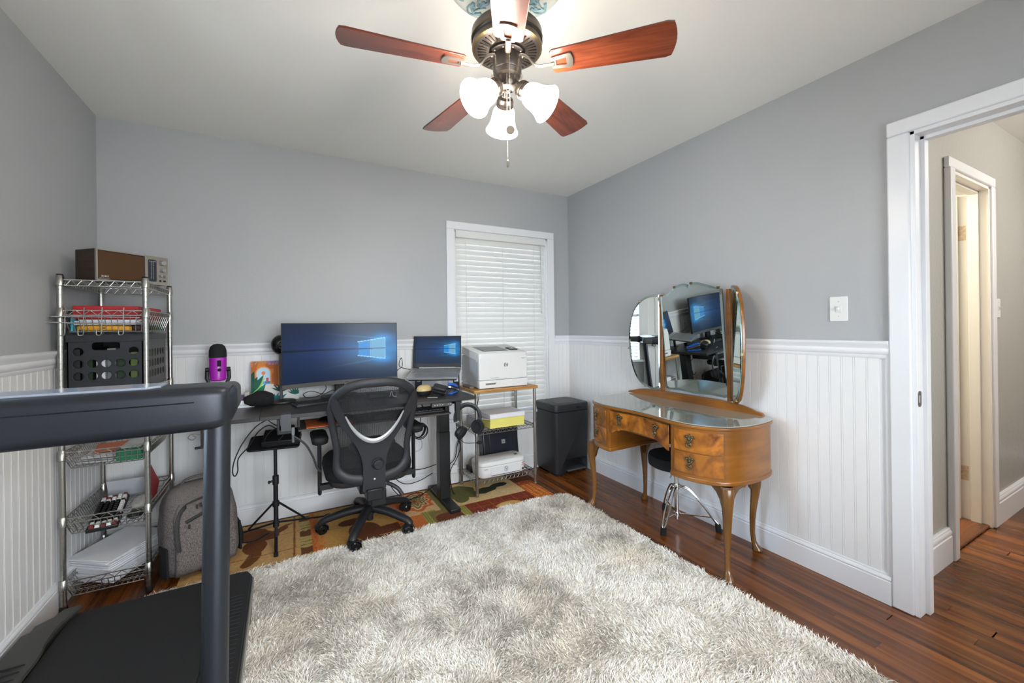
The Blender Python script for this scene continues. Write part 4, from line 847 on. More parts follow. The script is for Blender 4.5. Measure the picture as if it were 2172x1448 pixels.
# ------------------------------------------------ monitor
def screenpat(W_, H_):
    def f(X, Y):
        u, v = X/W_, Y/H_; C = np.zeros(X.shape+(3,)); gx, gy = .80, .545
        d = np.hypot((u-gx)*1.25, (v-gy)*.95); g = np.exp(-(d/.34)**2)
        beam = np.exp(-((v-gy)/(.14+.16*np.clip(.9-u, 0, 1)))**2)*np.clip(u/.9, 0, 1)**1.2
        C[..., 0] = 16+4*g; C[..., 1] = 40+44*g+38*beam*np.clip(u+.15, 0, 1); C[..., 2] = 72+46*g+64*beam
        k = np.clip(1-np.abs(v-.5)*.9, 0, 1)[..., None]; C *= .55+.5*k
        up_ = np.clip(1-np.abs((v-(gy+.175))-.20*(.9-u))/.022, 0, 1)*np.clip(u-.15, 0, 1)*(u < .9); lo_ = np.clip(1-np.abs((v-(gy-.175))+.28*(.9-u))/.022, 0, 1)*np.clip(u-.2, 0, 1)*(u < .9)
        C += (up_+lo_)[..., None]*np.array([14, 50, 72.])
        gl = np.exp(-((u-.885)/.10)**2-((v-gy-.2)/.09)**2)+np.exp(-((u-.885)/.10)**2-((v-gy+.2)/.09)**2); C += gl[..., None]*np.array([6, 60, 96.])
        top = gy+.125+(u-.65)/.25*.07; bot = gy-.125-(u-.65)/.25*.07; win = (u > .652) & (u < .895) & (v < top) & (v > bot) & (np.abs(v-gy) > .008) & ~((u > .752) & (u < .766))
        C[win] = (28, 128, 200); C[win & (u > .766)] = (96, 158, 196)
        ed = (u > .645) & (u < .90) & ((np.abs(v-top) < .007) | (np.abs(v-bot) < .007)) | ((np.abs(u-.895) < .003) & (v < top) & (v > bot)) | ((np.abs(u-.759) < .0025) & (v < top) & (v > bot)); C[ed] = (150, 205, 235)
        dk_ = (np.abs(v-gy) < .009+.012*(1-u)) & (u < .9); C[dk_] *= .62
        return C
    return f
SCR = attrmat('screen_glow', .30, emit=.62, spec=.25)
mon = thing('monitor', 'large curved black monitor showing a blue window wallpaper on the desk', 'monitor', (.33, 2.99, ZD), radians(6.2), local=True)
MW_, MH_ = .715, .402; zc = 1.075-ZD
def mcurve(x, z): return Vector((x, -.055-.055*(x/(MW_/2))**2*1.0+.03, z))
def mgrid(x0, x1, z0, z1, dy, name, m, n=24, t=.02, **k):
    mb = MB(); rings = []
    for i in range(n+1):
        x = x0+(x1-x0)*i/n; p = mcurve(x, 0); rings.append([Vector((x, p.y+dy, z0)), Vector((x, p.y+dy, z1)), Vector((x, p.y+dy+t, z1)), Vector((x, p.y+dy+t, z0))])
    return mb.loft(rings).build(name, m, mon, **k)
zb, zt_ = zc-MH_/2, zc+MH_/2
mgrid(-MW_/2, MW_/2, zb, zt_, 0, 'housing', BLACKP, bevel=.002)
mgrid(-MW_/2, MW_/2, zb-.001, zb+.024, -.003, 'chin', mat('chin_grey', (92, 90, 86), .4, .3), t=.004)
sw, sh = MW_-.010, MH_-.030; fn = screenpat(sw, sh)
mb = MB(); mb.grid(lambda a, b: mcurve((a-.5)*sw, 0)+Vector((0, -.0012, zb+.025+b*sh)), 220, 120); o = mb.build('screen', SCR, mon, smooth=True, label='glowing blue wallpaper with a four pane window')
X_, Y_ = np.meshgrid(np.linspace(0, sw, 221), np.linspace(0, sh, 121)); C_ = np.clip(fn(X_, Y_), 0, 255)/255.; C_ = np.concatenate([C_**2.2, np.ones(C_.shape[:2]+(1,))], 2); a_ = o.data.color_attributes.new('Col', 'FLOAT_COLOR', 'POINT'); a_.data.foreach_set('color', C_.reshape(-1).astype(np.float32))
p = mcurve(.03, 0); mb = MB(); text(mb, 'msi', .017, frame((.03, p.y-.0032, zb+.011), (1, 0, 0), (0, 0, 1)), .0003, shear=.2); mb.build('lettering', BLACKG, mon, smooth=False)
MB().bx(-.11, .11, .0, .05, zc-.07, zc+.09).build('rear_housing', BLACKP, mon, bevel=.01)
MB().bx(-.03, .03, .04, .07, .012, zc).build('stand_column', BLACKP, mon, bevel=.004)
MB().prism([(-.13, -.09), (.13, -.09), (.11, .085), (-.11, .085)], 0, .012).build('stand_base', BLACKP, mon, bevel=.004)
# round black speaker camera on pole
bs = thing('round_lamp', 'black round ring device on a pole with disc base left of the monitor', 'lamp', (-.02, 2.955, ZD))
MB().lathe([(.001, ZD), (.080, ZD), (.083, ZD+.004), (.080, ZD+.013), (.05, ZD+.018), (.012, ZD+.022), (.001, ZD+.022)], 40, Matrix.Translation((-.02, 2.955, 0))).build('disc_base', BLACKP, bs)
MB().bx(-.030, -.012, 2.952, 2.964, ZD+.015, 1.13).build('pole', BLACKM, bs, bevel=.002)
Mb = along((-.018, 2.975, 1.143), (-.25, -.95, -.05))
MB().sphere((-.018, 2.975, 1.143), (.058, .052, .062), 24, 14).build('ball_head', BLACKG, bs)
MB().torus(Mb @ Vector((.018, 0, .050)), .024, .0016, Mb.to_3x3().to_4x4(), 24, 6).build('ring', SILVER, bs)
# ------------------------------------------------ laptop on riser
LT = thing('laptop', 'open silver laptop with blue wallpaper raised on a black stand', 'laptop', (.995, 2.985, .932), radians(-28), local=True)
tb = radians(11); Bm = Matrix.Rotation(tb, 4, 'X')
mb = MB(); mb.M = Bm @ Matrix.Translation((0, -.118, 0)); mb.prism(rrect(.356, .236, .010), -.008, .006); mb.build('base', SILVER, LT, bevel=.002)
mb = MB(); mb.M = Bm
for r_ in range(6):
    for c_ in range(18): mb.bx(-.160+c_*.0178, -.160+c_*.0178+.0150, -.030-r_*.0168-.0138, -.030-r_*.0168, .0055, .0075)
mb.build('keys', mat('laptop_key_grey', (128, 128, 128), .5), LT, kind='stuff')
mb = MB(); mb.M = Bm; mb.bx(-.095, .015, -.222, -.150, .0055, .0067); mb.build('touchpad', mat('touchpad', (160, 160, 158), .3, .3), LT)
Sm = Matrix.Translation((0, .002, .004)) @ Matrix.Rotation(radians(-9), 4, 'X') @ Matrix.Translation((0, 0, 0))
mb = MB(); mb.M = Sm; mb.bx(-.178, .178, -.001, .006, .004, .242); ld = mb.build('lid', mat('bezel', (42, 42, 44), .35), LT, bevel=.002)
mb = MB(); mb.M = Sm; mb.bx(-.135, .135, -.003, .010, .0, .008); mb.build('hinge', SILVER, LT, bevel=.002)
painted('screen', screenpat(.340, .198), .340, .198, 170, 100, Sm @ Matrix(((1, 0, 0, -.170), (0, 0, -1, -.0022), (0, 1, 0, .036), (0, 0, 0, 1))), SCR, LT)
ls = thing('laptop_stand', 'black folding laptop riser standing on the desk under the laptop', 'stand', (.97, 2.93, ZD))
Rz = Matrix.Translation((.995, 2.985, 0)) @ Matrix.Rotation(radians(-28), 4, 'Z')
mb = MB(); mb.M = Rz
for x in (-.15, .13):
    mb.bx(x-.011, x-.003, -.012, .004, ZD, .918).bx(x+.028, x+.036, -.012, .004, ZD, .918).bx(x-.011, x+.036, -.012, .004, ZD, ZD+.05).bx(x-.011, x+.036, -.012, .004, .895, .918)
mb.build('upright', BLACKM, ls, bevel=.002)
mb = MB(); mb.M = Rz @ Matrix.Translation((0, 0, .918)) @ Matrix.Rotation(tb, 4, 'X'); mb.bx(-.16, .17, -.225, .004, -.004, .0045); mb.build('platform', BLACKM, ls)
mb = MB(); mb.M = Rz; mb.bx(-.16, .17, -.03, .05, ZD, ZD+.006); mb.build('foot_plate', BLACKM, ls)
# cases, stapler, pouch, boxes, painting
def case(label, c, s, rz, m, m2, g='case'):
    t = thing('zip_case', label, 'case', c, rz, local=True)
    MB().sphere((0, 0, s[2]*.98), s, 20, 12).build('shell', m, t)
    MB().torus((0, 0, s[2]*.98), 1, .03, Matrix.Diagonal((s[0], s[1], 1, 1)), 32, 6).build('zip_band', m2, t); return t
t = thing('tan_case', 'tan oval zip case with black underside under the laptop stand', 'case', (.815, 2.72, ZD), .3, local=True)
TANM = mat('tan_leather', (196, 172, 118), .35); 
MB().lathe([(.002, .004), (.040, .004), (.052, .018), (.054, .034)], 28, Matrix.Diagonal((1.0, .75, 1, 1)), cap=True).build('lower_shell', BLACKP, t)
MB().lathe([(.0545, .034), (.054, .044), (.046, .060), (.028, .070), (.002, .073)], 28, Matrix.Diagonal((1.0, .75, 1, 1)), cap=True).build('upper_shell', TANM, t)
t = thing('black_case', 'square black zip case leaning between the tan case and the blue stapler', 'case', (.903, 2.665, ZD), -.5, local=True)
mb = MB(); mb.M = Matrix.Translation((0, 0, .040)) @ Matrix.Rotation(.45, 4, 'X') @ Matrix.Rotation(.3, 4, 'Y'); mb.box((0, 0, 0), (.086, .060, .058)); mb.build('shell', BLACKP, t, bevel=.014, seg=4)
mb = MB(); mb.M = Matrix.Translation((0, 0, .040)) @ Matrix.Rotation(.45, 4, 'X') @ Matrix.Rotation(.3, 4, 'Y'); mb.box((0, 0, 0), (.088, .062, .004)); mb.build('zip', DARKG, t, bevel=.001)
BLUE = mat('blue_plastic', (38, 96, 190), .25)
t = thing('stapler', 'bright blue stapler on the desk beside the black zip case', 'stapler', (1.012, 2.705, ZD), radians(48), local=True)
MB().prism(rrect(.125, .034, .010), 0, .010).build('base', BLUE, t, bevel=.003)
mb = MB(); mb.M = Matrix.Translation((.055, 0, .018)) @ Matrix.Rotation(radians(14), 4, 'Y'); mb.bx(-.120, .0, -.010, .010, .0, .008); mb.build('magazine', CHROME, t, bevel=.001)
mb = MB(); mb.M = Matrix.Translation((.060, 0, .020)) @ Matrix.Rotation(radians(16), 4, 'Y'); mb.prism([(-.128, .010), (-.118, .026), (-.06, .034), (0, .026), (.008, .010)], -.016, .016, Matrix(((1, 0, 0, 0), (0, 0, -1, 0), (0, 1, 0, 0), (0, 0, 0, 1)))); mb.build('arm', BLUE, t, bevel=.005, seg=3)
solo('pen', MB().cyl((.80, 2.60, ZD+.004), (.86, 2.575, ZD+.004), .0035, n=10), SILVER, 'silver pen lying on the desk in front of the cases', 'pen', (.83, 2.59, ZD))
t = thing('drawstring_pouch', 'crumpled black fabric pouch on the desk in front of the painting', 'pouch', (-.130, 2.885, ZD))
mb = MB(); mb.sphere((-.130, 2.885, ZD+.042), (.080, .052, .045), 28, 16)
v2 = []
for v in mb.v:
    q = Vector(v)-Vector((-.130, 2.885, ZD+.042)); f = 1+.10*sin(q.x*60+q.z*45)*(1 if q.z > -.02 else .3)+.08*noise.noise(q*30); z = q.z*(1+.35*(q.x > 0)*q.x/.08)
    v2.append((-.130+q.x*f, 2.885+q.y*f, max(ZD+.001, ZD+.042+z*f)))
mb.v = v2; mb.build('bag', CLOTH, t, ang=80)
def artpat(X, Y):
    u, v = X/.30, Y/.30; C = np.ones(X.shape+(3,))*np.array([232, 228, 222.]); n = vnoise(X, Y, 40, 5); n2 = vnoise(X, Y, 120, 6)
    wall = v > .42; C[wall] = (206, 124, 52); C[wall & (n > .55)] = (188, 100, 40)
    def arch(c, w, b, t): return (np.abs(u-c) < w) & (v > b) & (v < t) | (((u-c)**2+((v-t))**2) < w*w) & (v >= t)
    C[arch(.25, .165, .42, .70)] = (232, 150, 84); C[arch(.25, .14, .42, .70)] = (190, 220, 236); C[((u-.25)**2+(v-.70)**2) < .042**2] = (236, 130, 66)
    C[arch(.25, .14, .42, .70) & (v < .50)] = (110, 165, 222); C[(np.abs(u-.33) < .028) & (v > .48) & (v < .585)] = (206, 84, 92); C[(np.abs(u-.33) < .05) & (v > .45) & (v < .49)] = (70, 130, 140)
    C[(np.abs(u-.505) < .045) & (v > .36)] = (170, 92, 38); C[(np.abs(u-.585) < .03) & (v > .36)] = (218, 128, 60)
    C[arch(.78, .165, .42, .66)] = (150, 84, 44); C[arch(.78, .14, .42, .66)] = (150, 205, 236); C[arch(.78, .14, .42, .66) & (v < .50)] = (70, 130, 210); C[arch(.78, .14, .42, .66) & (v < .54+.2*(u-.7)) & (v > .47)] = (120, 66, 44)
    C[(v > .90) & (n2 > .5) & (u > .3)] = (150, 130, 190); C[(v > .93) & (n2 < .25)] = (120, 170, 180)
    def leaf(x0, y0, x1, y1, w, col):
        dx, dy = x1-x0, y1-y0; L2 = dx*dx+dy*dy; t = ((u-x0)*dx+(v-y0)*dy)/L2; d = np.abs((u-x0)*dy-(v-y0)*dx)/sqrt(L2); m = (t > 0) & (t < 1) & (d < w*np.sin(np.pi*np.clip(t, 0, 1)**.8)); C[m] = col
    for a in ((-.02, .30, .13, .62, .07, (22, 84, 62)), (-.02, .12, .27, .60, .075, (150, 214, 118)), (.0, .22, .26, .66, .06, (20, 92, 70)), (.02, 0, .30, .44, .08, (24, 118, 84)), (.0, -.02, .36, .20, .05, (140, 206, 110)), (-.04, .42, .06, .76, .06, (18, 76, 58))): leaf(*a)
    for i in range(7):
        a = .5+i*.36; leaf(.62, .22, .62-.24*cos(a), .22+.22*sin(a), .022, (20, 78, 72)); leaf(.92, .12, .92-.20*cos(a), .12+.2*sin(a), .02, (22, 96, 84))
    for i in range(5): leaf(.50, -.05, .38+.09*i, .20-.02*abs(i-2), .035, (24, 122, 130))
    return C
pn = thing('painting', 'unframed canvas of orange arches and green leaves leaning on the wall behind the desk', 'painting', (-.03, 3.06, ZD))
la = radians(8); Mp = Matrix.Translation((-.186, 3.045, ZD+.001)) @ Matrix.Rotation(-la, 4, 'X') @ Matrix(((1, 0, 0, 0), (0, 0, -1, 0), (0, 1, 0, 0), (0, 0, 0, 1)))
mb = MB(); mb.M = Mp; mb.bx(0, .265, 0, .255, -.012, -.0005); mb.build('canvas', PAPER, pn)
def ap(X, Y): return artpat(X*.30/.265, Y*.30/.255)
painted('picture', ap, .265, .255, 150, 150, Mp, attrmat('paint', .6), pn)
t = thing('white_books', 'white flat boxed books stacked on the desk beside the microphone', 'books', (-.22, 2.93, ZD))
for k, (z, dx) in enumerate(((0, 0), (.014, .004), (.020, -.003))): MB().bx(-.283+dx, -.158+dx, 2.87, 3.03, ZD+z+.0003, ZD+z+(.013, .0055, .021)[k]).build('book', PAPER, t, bevel=.001)
mb = MB(); text(mb, 'PLAIN WHITE CARDS', .009, frame((-.255, 2.8665, ZD+.031), (1, 0, 0), (0, 0, 1)), .0002) if 0 else None
t = thing('purple_box', 'small purple box on top of the white books', 'box', (-.285, 2.93, ZD+.0413))
MB().bx(-.275, -.215, 2.90, 2.99, ZD+.0415, ZD+.062).build('carton', mat('purple_card', (78, 48, 108), .5), t, bevel=.001)
solo('clear_box', MB().bx(-.210, -.185, 2.90, 2.97, ZD+.0415, ZD+.085), mat('frost_plastic', (200, 194, 186), .3, alpha=.6), 'little clear plastic box right of the purple box', 'box', (-.22, 2.93, ZD+.0415), bevel=.002)
# microphone
mc = thing('desk_microphone', 'purple desktop microphone with black foam top on the desk behind the treadmill', 'microphone', (-.342, 2.95, ZD))
Tm = Matrix.Translation((-.342, 2.95, 0)); PUR = mat('purple_metal', (164, 34, 170), .35, coat=.2)
MB().lathe([(.001, ZD), (.052, ZD), (.055, ZD+.006), (.050, ZD+.014), (.02, ZD+.024), (.013, ZD+.05), (.012, ZD+.12)], 32, Tm).build('base', BLACKP, mc)
MB().lathe([(.001, .945), (.034, .945), (.041, .952), (.044, 1.075), (.042, 1.080), (.002, 1.080)], 36, Tm).build('body', PUR, mc)
MB().lathe([(.043, 1.080), (.044, 1.086), (.043, 1.12), (.036, 1.143), (.022, 1.156), (.002, 1.160)], 32, Tm).build('foam_cap', mat('mic_mesh', (26, 26, 28), .8, bump=1., bscale=500), mc)
MB().tube([(-.342-.052, 2.95, 1.01), (-.342-.054, 2.95, .96), (-.342-.040, 2.95, .925), (-.342, 2.95, .912), (-.342+.040, 2.95, .925), (-.342+.054, 2.95, .96), (-.342+.052, 2.95, 1.01)], .007, 8, ell=(.6, 1.4), upv=(0, 1, 0)).cyl((-.402, 2.95, 1.01), (-.384, 2.95, 1.01), .013).cyl((-.282, 2.95, 1.01), (-.300, 2.95, 1.01), .013).cyl((-.342, 2.95, .895), (-.342, 2.95, .915), .014).build('yoke', BLACKP, mc)
MB().bx(-.340, -.322, 2.903, 2.909, 1.03, 1.065).build('meter', BLACKG, mc); MB().cyl((-.330, 2.912, 1.01), (-.330, 2.900, 1.01), .009).build('dial', BLACKG, mc)
# black frame clamp with cable box hanging under desk front
cl = thing('clamp_bracket', 'dark grey clamp bracket gripping the front edge of the desk', 'clamp', (.0, 2.50, ZD))
GREYB = mat('clamp_grey', (66, 66, 70), .4)
MB().bx(-.022, .026, 2.497, 2.503, ZD-.085, ZD+.002).bx(-.022, .026, 2.497, 2.56, ZD+.0002, ZD+.004).build('clamp_plate', GREYB, cl, bevel=.001)
MB().bx(-.040, .045, 2.515, 2.62, ZD-.105, ZD-.078).bx(-.040, -.026, 2.515, 2.60, ZD-.105, ZD-.021).build('clamp_body', BLACKP, cl, bevel=.004)
MB().cyl((.035, 2.512, ZD-.11), (.035, 2.512, ZD-.150), .007).bx(.028, .042, 2.505, 2.52, ZD-.11, ZD-.07).build('screw_knob', mat('knob_grey', (110, 110, 112), .35, .6), cl)
MB().tube(spline([(.035, 2.53, ZD-.12), (.065, 2.53, .640), (.10, 2.535, .60), (.132, 2.54, .53), (.150, 2.545, .47), (.170, 2.56, .44)], 5), .0055, 8).build('gooseneck', DARKG, cl)
mb = MB(); mb.M = Matrix.Translation((0, 0, 0)); 
# tripod tray stand under the desk
ts = thing('tripod_stand', 'black tripod stand with a flat tray carrying a black box under the desk', 'tripod', (-.055, 2.83, .006))
MB().cyl((-.055, 2.83, .08), (-.055, 2.83, .35), .0125).build('lower_tube', BLACKM, ts); MB().cyl((-.055, 2.83, .34), (-.055, 2.83, .56), .0095).build('upper_tube', BLACKM, ts)
MB().cyl((-.055, 2.83, .325), (-.055, 2.83, .375), .017).cyl((-.055, 2.83, .35), (-.085, 2.82, .345), .006).sphere((-.088, 2.819, .345), (.007, .01, .010), 10, 8).build('height_clamp', BLACKP, ts)
MB().cyl((-.055, 2.83, .195), (-.055, 2.83, .225), .018).build('hub', BLACKP, ts); MB().cyl((-.055, 2.83, .075), (-.055, 2.83, .11), .0165).build('hub', BLACKP, ts)
for fx, fy in ((-.053, 2.60), (-.33, 2.965), (.24, 2.98)):
    b = Vector((-.055, 2.83, 0)); d = (Vector((fx, fy, 0))-b); L = d.length; d.normalize()
    lg = MB().tube([b+d*.018+Vector((0, 0, .095)), b+d*(L*.8)+Vector((0, 0, .030)), b+d*L+Vector((0, 0, .013))], .0085, 8, ell=(.7, 1), upv=(0, 0, 1)).build('leg', BLACKM, ts)
    MB().tube([b+d*.018+Vector((0, 0, .210)), b+d*(L*.52)+Vector((0, 0, .062))], .006, 8).build('brace', BLACKM, lg)
    MB().tube([b+d*(L*.93)+Vector((0, 0, .016)), b+d*(L+.008)+Vector((0, 0, .0125))], .011, 8).build('rubber_tip', RUBBER, lg)
mb = MB(); mb.M = Matrix.Translation((-.055, 2.83, .575)) @ Matrix.Rotation(radians(-8), 4, 'Z') @ Matrix.Rotation(radians(20), 4, 'X'); mb.prism(rrect(.27, .15, .02), -.006, .004); mb.build('tray', BLACKP, ts, bevel=.002)
mb = MB(); mb.M = Matrix.Translation((-.055, 2.83, .585)) @ Matrix.Rotation(radians(-8), 4, 'Z') @ Matrix.Rotation(radians(20), 4, 'X'); mb.bx(-.06, .135, -.066, .066, .001, .035)
o = mb.build('black_box', BLACKP, None, bevel=.004, org=(-.02, 2.83, .60)); tag(o, 'plain black box resting on the tripod tray under the desk', 'box')
# ------------------------------------------------ cables
def cab(label, pts, r=.003, m=None, name='cable', n=6): return solo(name, MB().tube(spline(pts, n), r, 6), m or CABLE, label, 'cable', tuple(pts[0]))
cab('black cable looped from the desk edge over the tripod tray', [(-.08, 2.60, .755), (-.14, 2.60, .72), (-.20, 2.60, .64), (-.235, 2.60, .56), (-.245, 2.60, .50), (-.235, 2.60, .475), (-.222, 2.60, .50), (-.22, 2.62, .56), (-.17, 2.62, .62), (-.13, 2.60, .69), (-.08, 2.58, .725), (-.04, 2.56, .70)])
cab('second black cable sagging in a loop beneath the clamp bracket', [(-.10, 2.62, .762), (-.05, 2.60, .72), (.0, 2.62, .69), (-.02, 2.64, .64), (-.08, 2.62, .60), (-.10, 2.60, .64), (-.06, 2.58, .70), (.01, 2.56, .705)], .0026)
cc = MB()
for k in range(6): cc.torus((.845+.004*sin(k*2), 2.925+.006*k, .498+.003*cos(k*3)), .050+.006*sin(k*1.7), .0032, Matrix.Rotation(pi/2+.05*k, 4, 'X') @ Matrix.Rotation(.1*k, 4, 'Y'), 32, 6)
cc.tube(spline([(.84, 2.92, .545), (.85, 2.92, .62), (.86, 2.9, .70), (.88, 2.88, .76)], 5), .003, 6).tube(spline([(.80, 2.93, .50), (.77, 2.93, .47), (.74, 2.93, .49)], 4), .003, 6)
solo('cable_coil', cc, CABLE, 'coiled black cable bundle hanging below the desk by its right leg', 'cable', (.845, 2.93, .5))
cab('black cable hanging in a small loop under the keyboard tray', [(.76, 2.93, .70), (.755, 2.93, .655), (.785, 2.93, .63), (.82, 2.93, .65), (.825, 2.93, .76)])
cab('black cable running diagonally down to the desk leg', [(.79, 2.92, .75), (.86, 2.92, .68), (.945, 2.90, .60)])
cab('thin white cable curving on the wall behind the chair', [(.74, 3.10, .50), (.84, 3.10, .48), (.90, 3.10, .40), (.91, 3.10, .33), (.86, 3.10, .30), (.74, 3.10, .285)], .0018, PAPER)
cab('thin white cable hanging straight beside the desk leg', [(.93, 3.11, .75), (.955, 3.11, .55), (.965, 3.11, .38), (.985, 3.11, .28)], .0018, PAPER)
cab('upper black cable drooping from the chair to the desk leg', [(.735, 3.05, .31), (.77, 3.05, .235), (.83, 3.05, .19), (.91, 3.05, .185), (1.0, 3.05, .20)])
cab('lower black cable drooping towards the desk leg', [(.66, 3.03, .24), (.70, 3.03, .145), (.77, 3.02, .105), (.86, 3.0, .12), (.95, 2.98, .165)])
cab('black cable curled on the floor beside the desk foot', [(.62, 3.0, .22), (.66, 3.0, .10), (.74, 2.98, .02), (.83, 2.97, .011), (.89, 3.02, .011), (.85, 3.06, .011), (.76, 3.02, .011), (.73, 2.94, .011), (.80, 2.97, .012), (.90, 2.99, .03), (.96, 3.0, .06)])
cab('black cable dangling from the headset to the floor', [(1.00, 2.62, .60), (1.02, 2.64, .50), (1.045, 2.66, .42), (1.03, 2.70, .33), (1.00, 2.74, .24), (1.02, 2.78, .12), (1.06, 2.85, .04), (1.09, 2.90, .011)])
cab('black power cable crossing behind the cart to the outlet', [(1.36, 3.09, .56), (1.31, 3.09, .45), (1.20, 3.09, .34), (1.17, 3.085, .22), (1.12, 3.07, .18), (1.03, 3.05, .165)], .0038)
cab('black printer cable hanging behind the cart below the bamboo top', [(1.375, 3.075, .755), (1.375, 3.08, .68), (1.36, 3.08, .60), (1.35, 3.08, .53)], .0028)
cab('tangled black cable on the desk under the monitor', [(.22, 3.02, ZD+.10), (.24, 3.02, ZD+.06), (.20, 3.0, ZD+.02), (.13, 2.97, ZD+.012), (.10, 2.95, ZD+.04), (.15, 2.96, ZD+.055), (.22, 2.97, ZD+.03), (.28, 2.97, ZD+.05), (.31, 2.95, ZD+.02), (.20, 2.93, ZD+.005), (.05, 2.90, ZD+.004)], .0024)
cab('black charger lead knotted beside the raised laptop', [(.76, 3.0, ZD+.08), (.70, 2.98, ZD+.10), (.70, 2.98, ZD+.15), (.74, 3.0, ZD+.18), (.735, 3.0, ZD+.24), (.72, 3.0, ZD+.18), (.80, 3.01, ZD+.15)], .0026)
solo('charger_brick', MB().bx(.71, .80, 2.95, 2.99, ZD, ZD+.03), BLACKP, 'black charger brick on the desk between monitor and laptop', 'charger', (.75, 2.97, ZD), bevel=.005)
t = thing('desk_tray', 'dark flat keyboard lying diagonally on the desk below the monitor', 'keyboard', (.20, 2.80, ZD), radians(14), local=True)
MB().bx(-.16, .16, -.055, .055, 0, .012).build('base', DARKG, t, bevel=.003)
mb = MB()
for r_ in range(4):
    for c_ in range(14): mb.bx(-.152+c_*.0218, -.152+c_*.0218+.019, -.048+r_*.0245, -.048+r_*.0245+.021, .012, .016)
mb.build('keycaps', BLACKP, t, kind='stuff')
t = thing('docking_hub', 'black docking hub with a white cable end behind the chair back', 'hub', (.55, 2.82, ZD))
MB().bx(.47, .64, 2.78, 2.87, ZD, ZD+.028).build('hub_body', BLACKP, t, bevel=.004)
MB().tube(spline([(.60, 2.775, ZD+.006), (.61, 2.76, ZD+.04), (.62, 2.765, ZD+.01), (.64, 2.75, ZD+.006)], 5), .003, 6).build('plug_lead', PAPER, t)
t = thing('desk_clip', 'black clip with wire loop hanging from the left end of the desk', 'clip', (-.375, 2.50, .72))
MB().bx(-.362, -.350, 2.492, 2.50, .67, ZD-.0205).bx(-.385, -.350, 2.485, 2.50, .665, .675).build('clip_body', BLACKP, t, bevel=.002)
MB().tube(spline([(-.365, 2.49, .735), (-.395, 2.49, .74), (-.41, 2.49, .725), (-.395, 2.49, .712), (-.38, 2.49, .722), (-.392, 2.49, .734)], 4), .002, 6).build('wire_loop', STEEL, t)
# ------------------------------------------------ office chair
ch = thing('office_chair', 'black mesh back office chair on castors at the desk', 'chair', (.455, 2.70, .006))
CXc = .445; CHM = mat('chair_frame_grey', (38, 38, 41), .48, bump=.1, bscale=500)
def yb_(x, z): return 2.50-.115*(z-.31)/.62+.55*(x)**2-.03*sin(max(0, min(1, (z-.31)/.6))*pi)*-1
def bp3(x, z, d=0): return Vector((CXc+x, yb_(x, z)+d, z))
hf_ = [(0, .938), (.09, .934), (.165, .912), (.218, .868), (.238, .805), (.232, .72), (.216, .63), (.205, .555), (.206, .49), (.196, .435), (.15, .392), (.08, .372), (0, .368)]
fp = spline([Vector((x, z, 0)) for x, z in hf_]+[Vector((-x, z, 0)) for x, z in reversed(hf_[1:-1])], 4, closed=True)
rad = [(.0165+.006*max(0, (p.y-.75)/.2)+(.012*max(0, (.50-p.y)/.13))) for p in fp]
MB().tube([bp3(p.x*.955, p.y) for p in fp], rad, 12, closed=True, ell=(.5, 1.15), upv=(0, -1, 0)).build('back_frame', CHM, ch)
def mesh_mat():
    m = bpy.data.materials.new('chair_mesh'); m.use_nodes = True; N = NT(m); b = N.b; b.inputs['Base Color'].default_value = (.012, .012, .013, 1); b.inputs['Roughness'].default_value = .7
    tc = N.new('ShaderNodeTexCoord'); sp_ = N.new('ShaderNodeSeparateXYZ'); N.link(tc.outputs['Object'], sp_.inputs[0]); mm = []
    for ax, f in (('X', 1150.), ('Z', 1500.)):
        q = N.new('ShaderNodeMath', operation='MULTIPLY'); q.inputs[1].default_value = f; N.link(sp_.outputs[ax], q.inputs[0]); s_ = N.new('ShaderNodeMath', operation='SINE'); N.link(q.outputs[0], s_.inputs[0]); mm.append(s_)
    g1 = [N.new('ShaderNodeMath', operation='GREATER_THAN') for _ in range(2)]
    for s_, g_, th in zip(mm, g1, (-.45, -.3)): N.link(s_.outputs[0], g_.inputs[0]); g_.inputs[1].default_value = th
    pr = N.new('ShaderNodeMath', operation='MULTIPLY'); N.link(g1[0].outputs[0], pr.inputs[0]); N.link(g1[1].outputs[0], pr.inputs[1])
    iv = N.new('ShaderNodeMath', operation='SUBTRACT'); iv.inputs[0].default_value = 1; N.link(pr.outputs[0], iv.inputs[1]); N.link(iv.outputs[0], b.inputs['Alpha']); return m
hz = sorted([(z, x) for x, z in hf_]); wz = lambda z: float(np.interp(z, [a for a, b in hz], [b for a, b in hz]))
MB().grid(lambda a, b: bp3((a*2-1)*wz(.372+b*.56)*.95, .372+b*.56, .012), 16, 30).build('mesh_back', mesh_mat(), ch)
mb = MB(); ou = [(-.062, .305), (-.062, .44), (-.070, .50), (-.098, .575), (-.15, .655), (-.205, .745), (-.232, .83), (-.222, .875), (-.205, .86), (-.172, .785), (-.135, .715), (-.092, .655), (-.05, .618), (0, .606)]
full = ou+[(-x, z) for x, z in reversed(ou[:-1])]; full = [(p.x, p.y) for p in spline([Vector((x, z, 0)) for x, z in full[1:-1]], 2)]; full = [(-.062, .305)]+full+[(.062, .305)]
tmp = MB(); plate(tmp, full, [], .020); mb.add([bp3(v[0], v[1], -.014+v[2]) for v in tmp.v], tmp.f); sp_o = mb.build('spine_frame', CHM, ch, bevel=.005)
uu = [(-.158, .765), (-.128, .705), (-.088, .652), (-.045, .618), (0, .606), (.045, .618), (.088, .652), (.128, .705), (.158, .765)]
up2 = spline([Vector((x, z, 0)) for x, z in uu], 4); nn_ = len(up2)
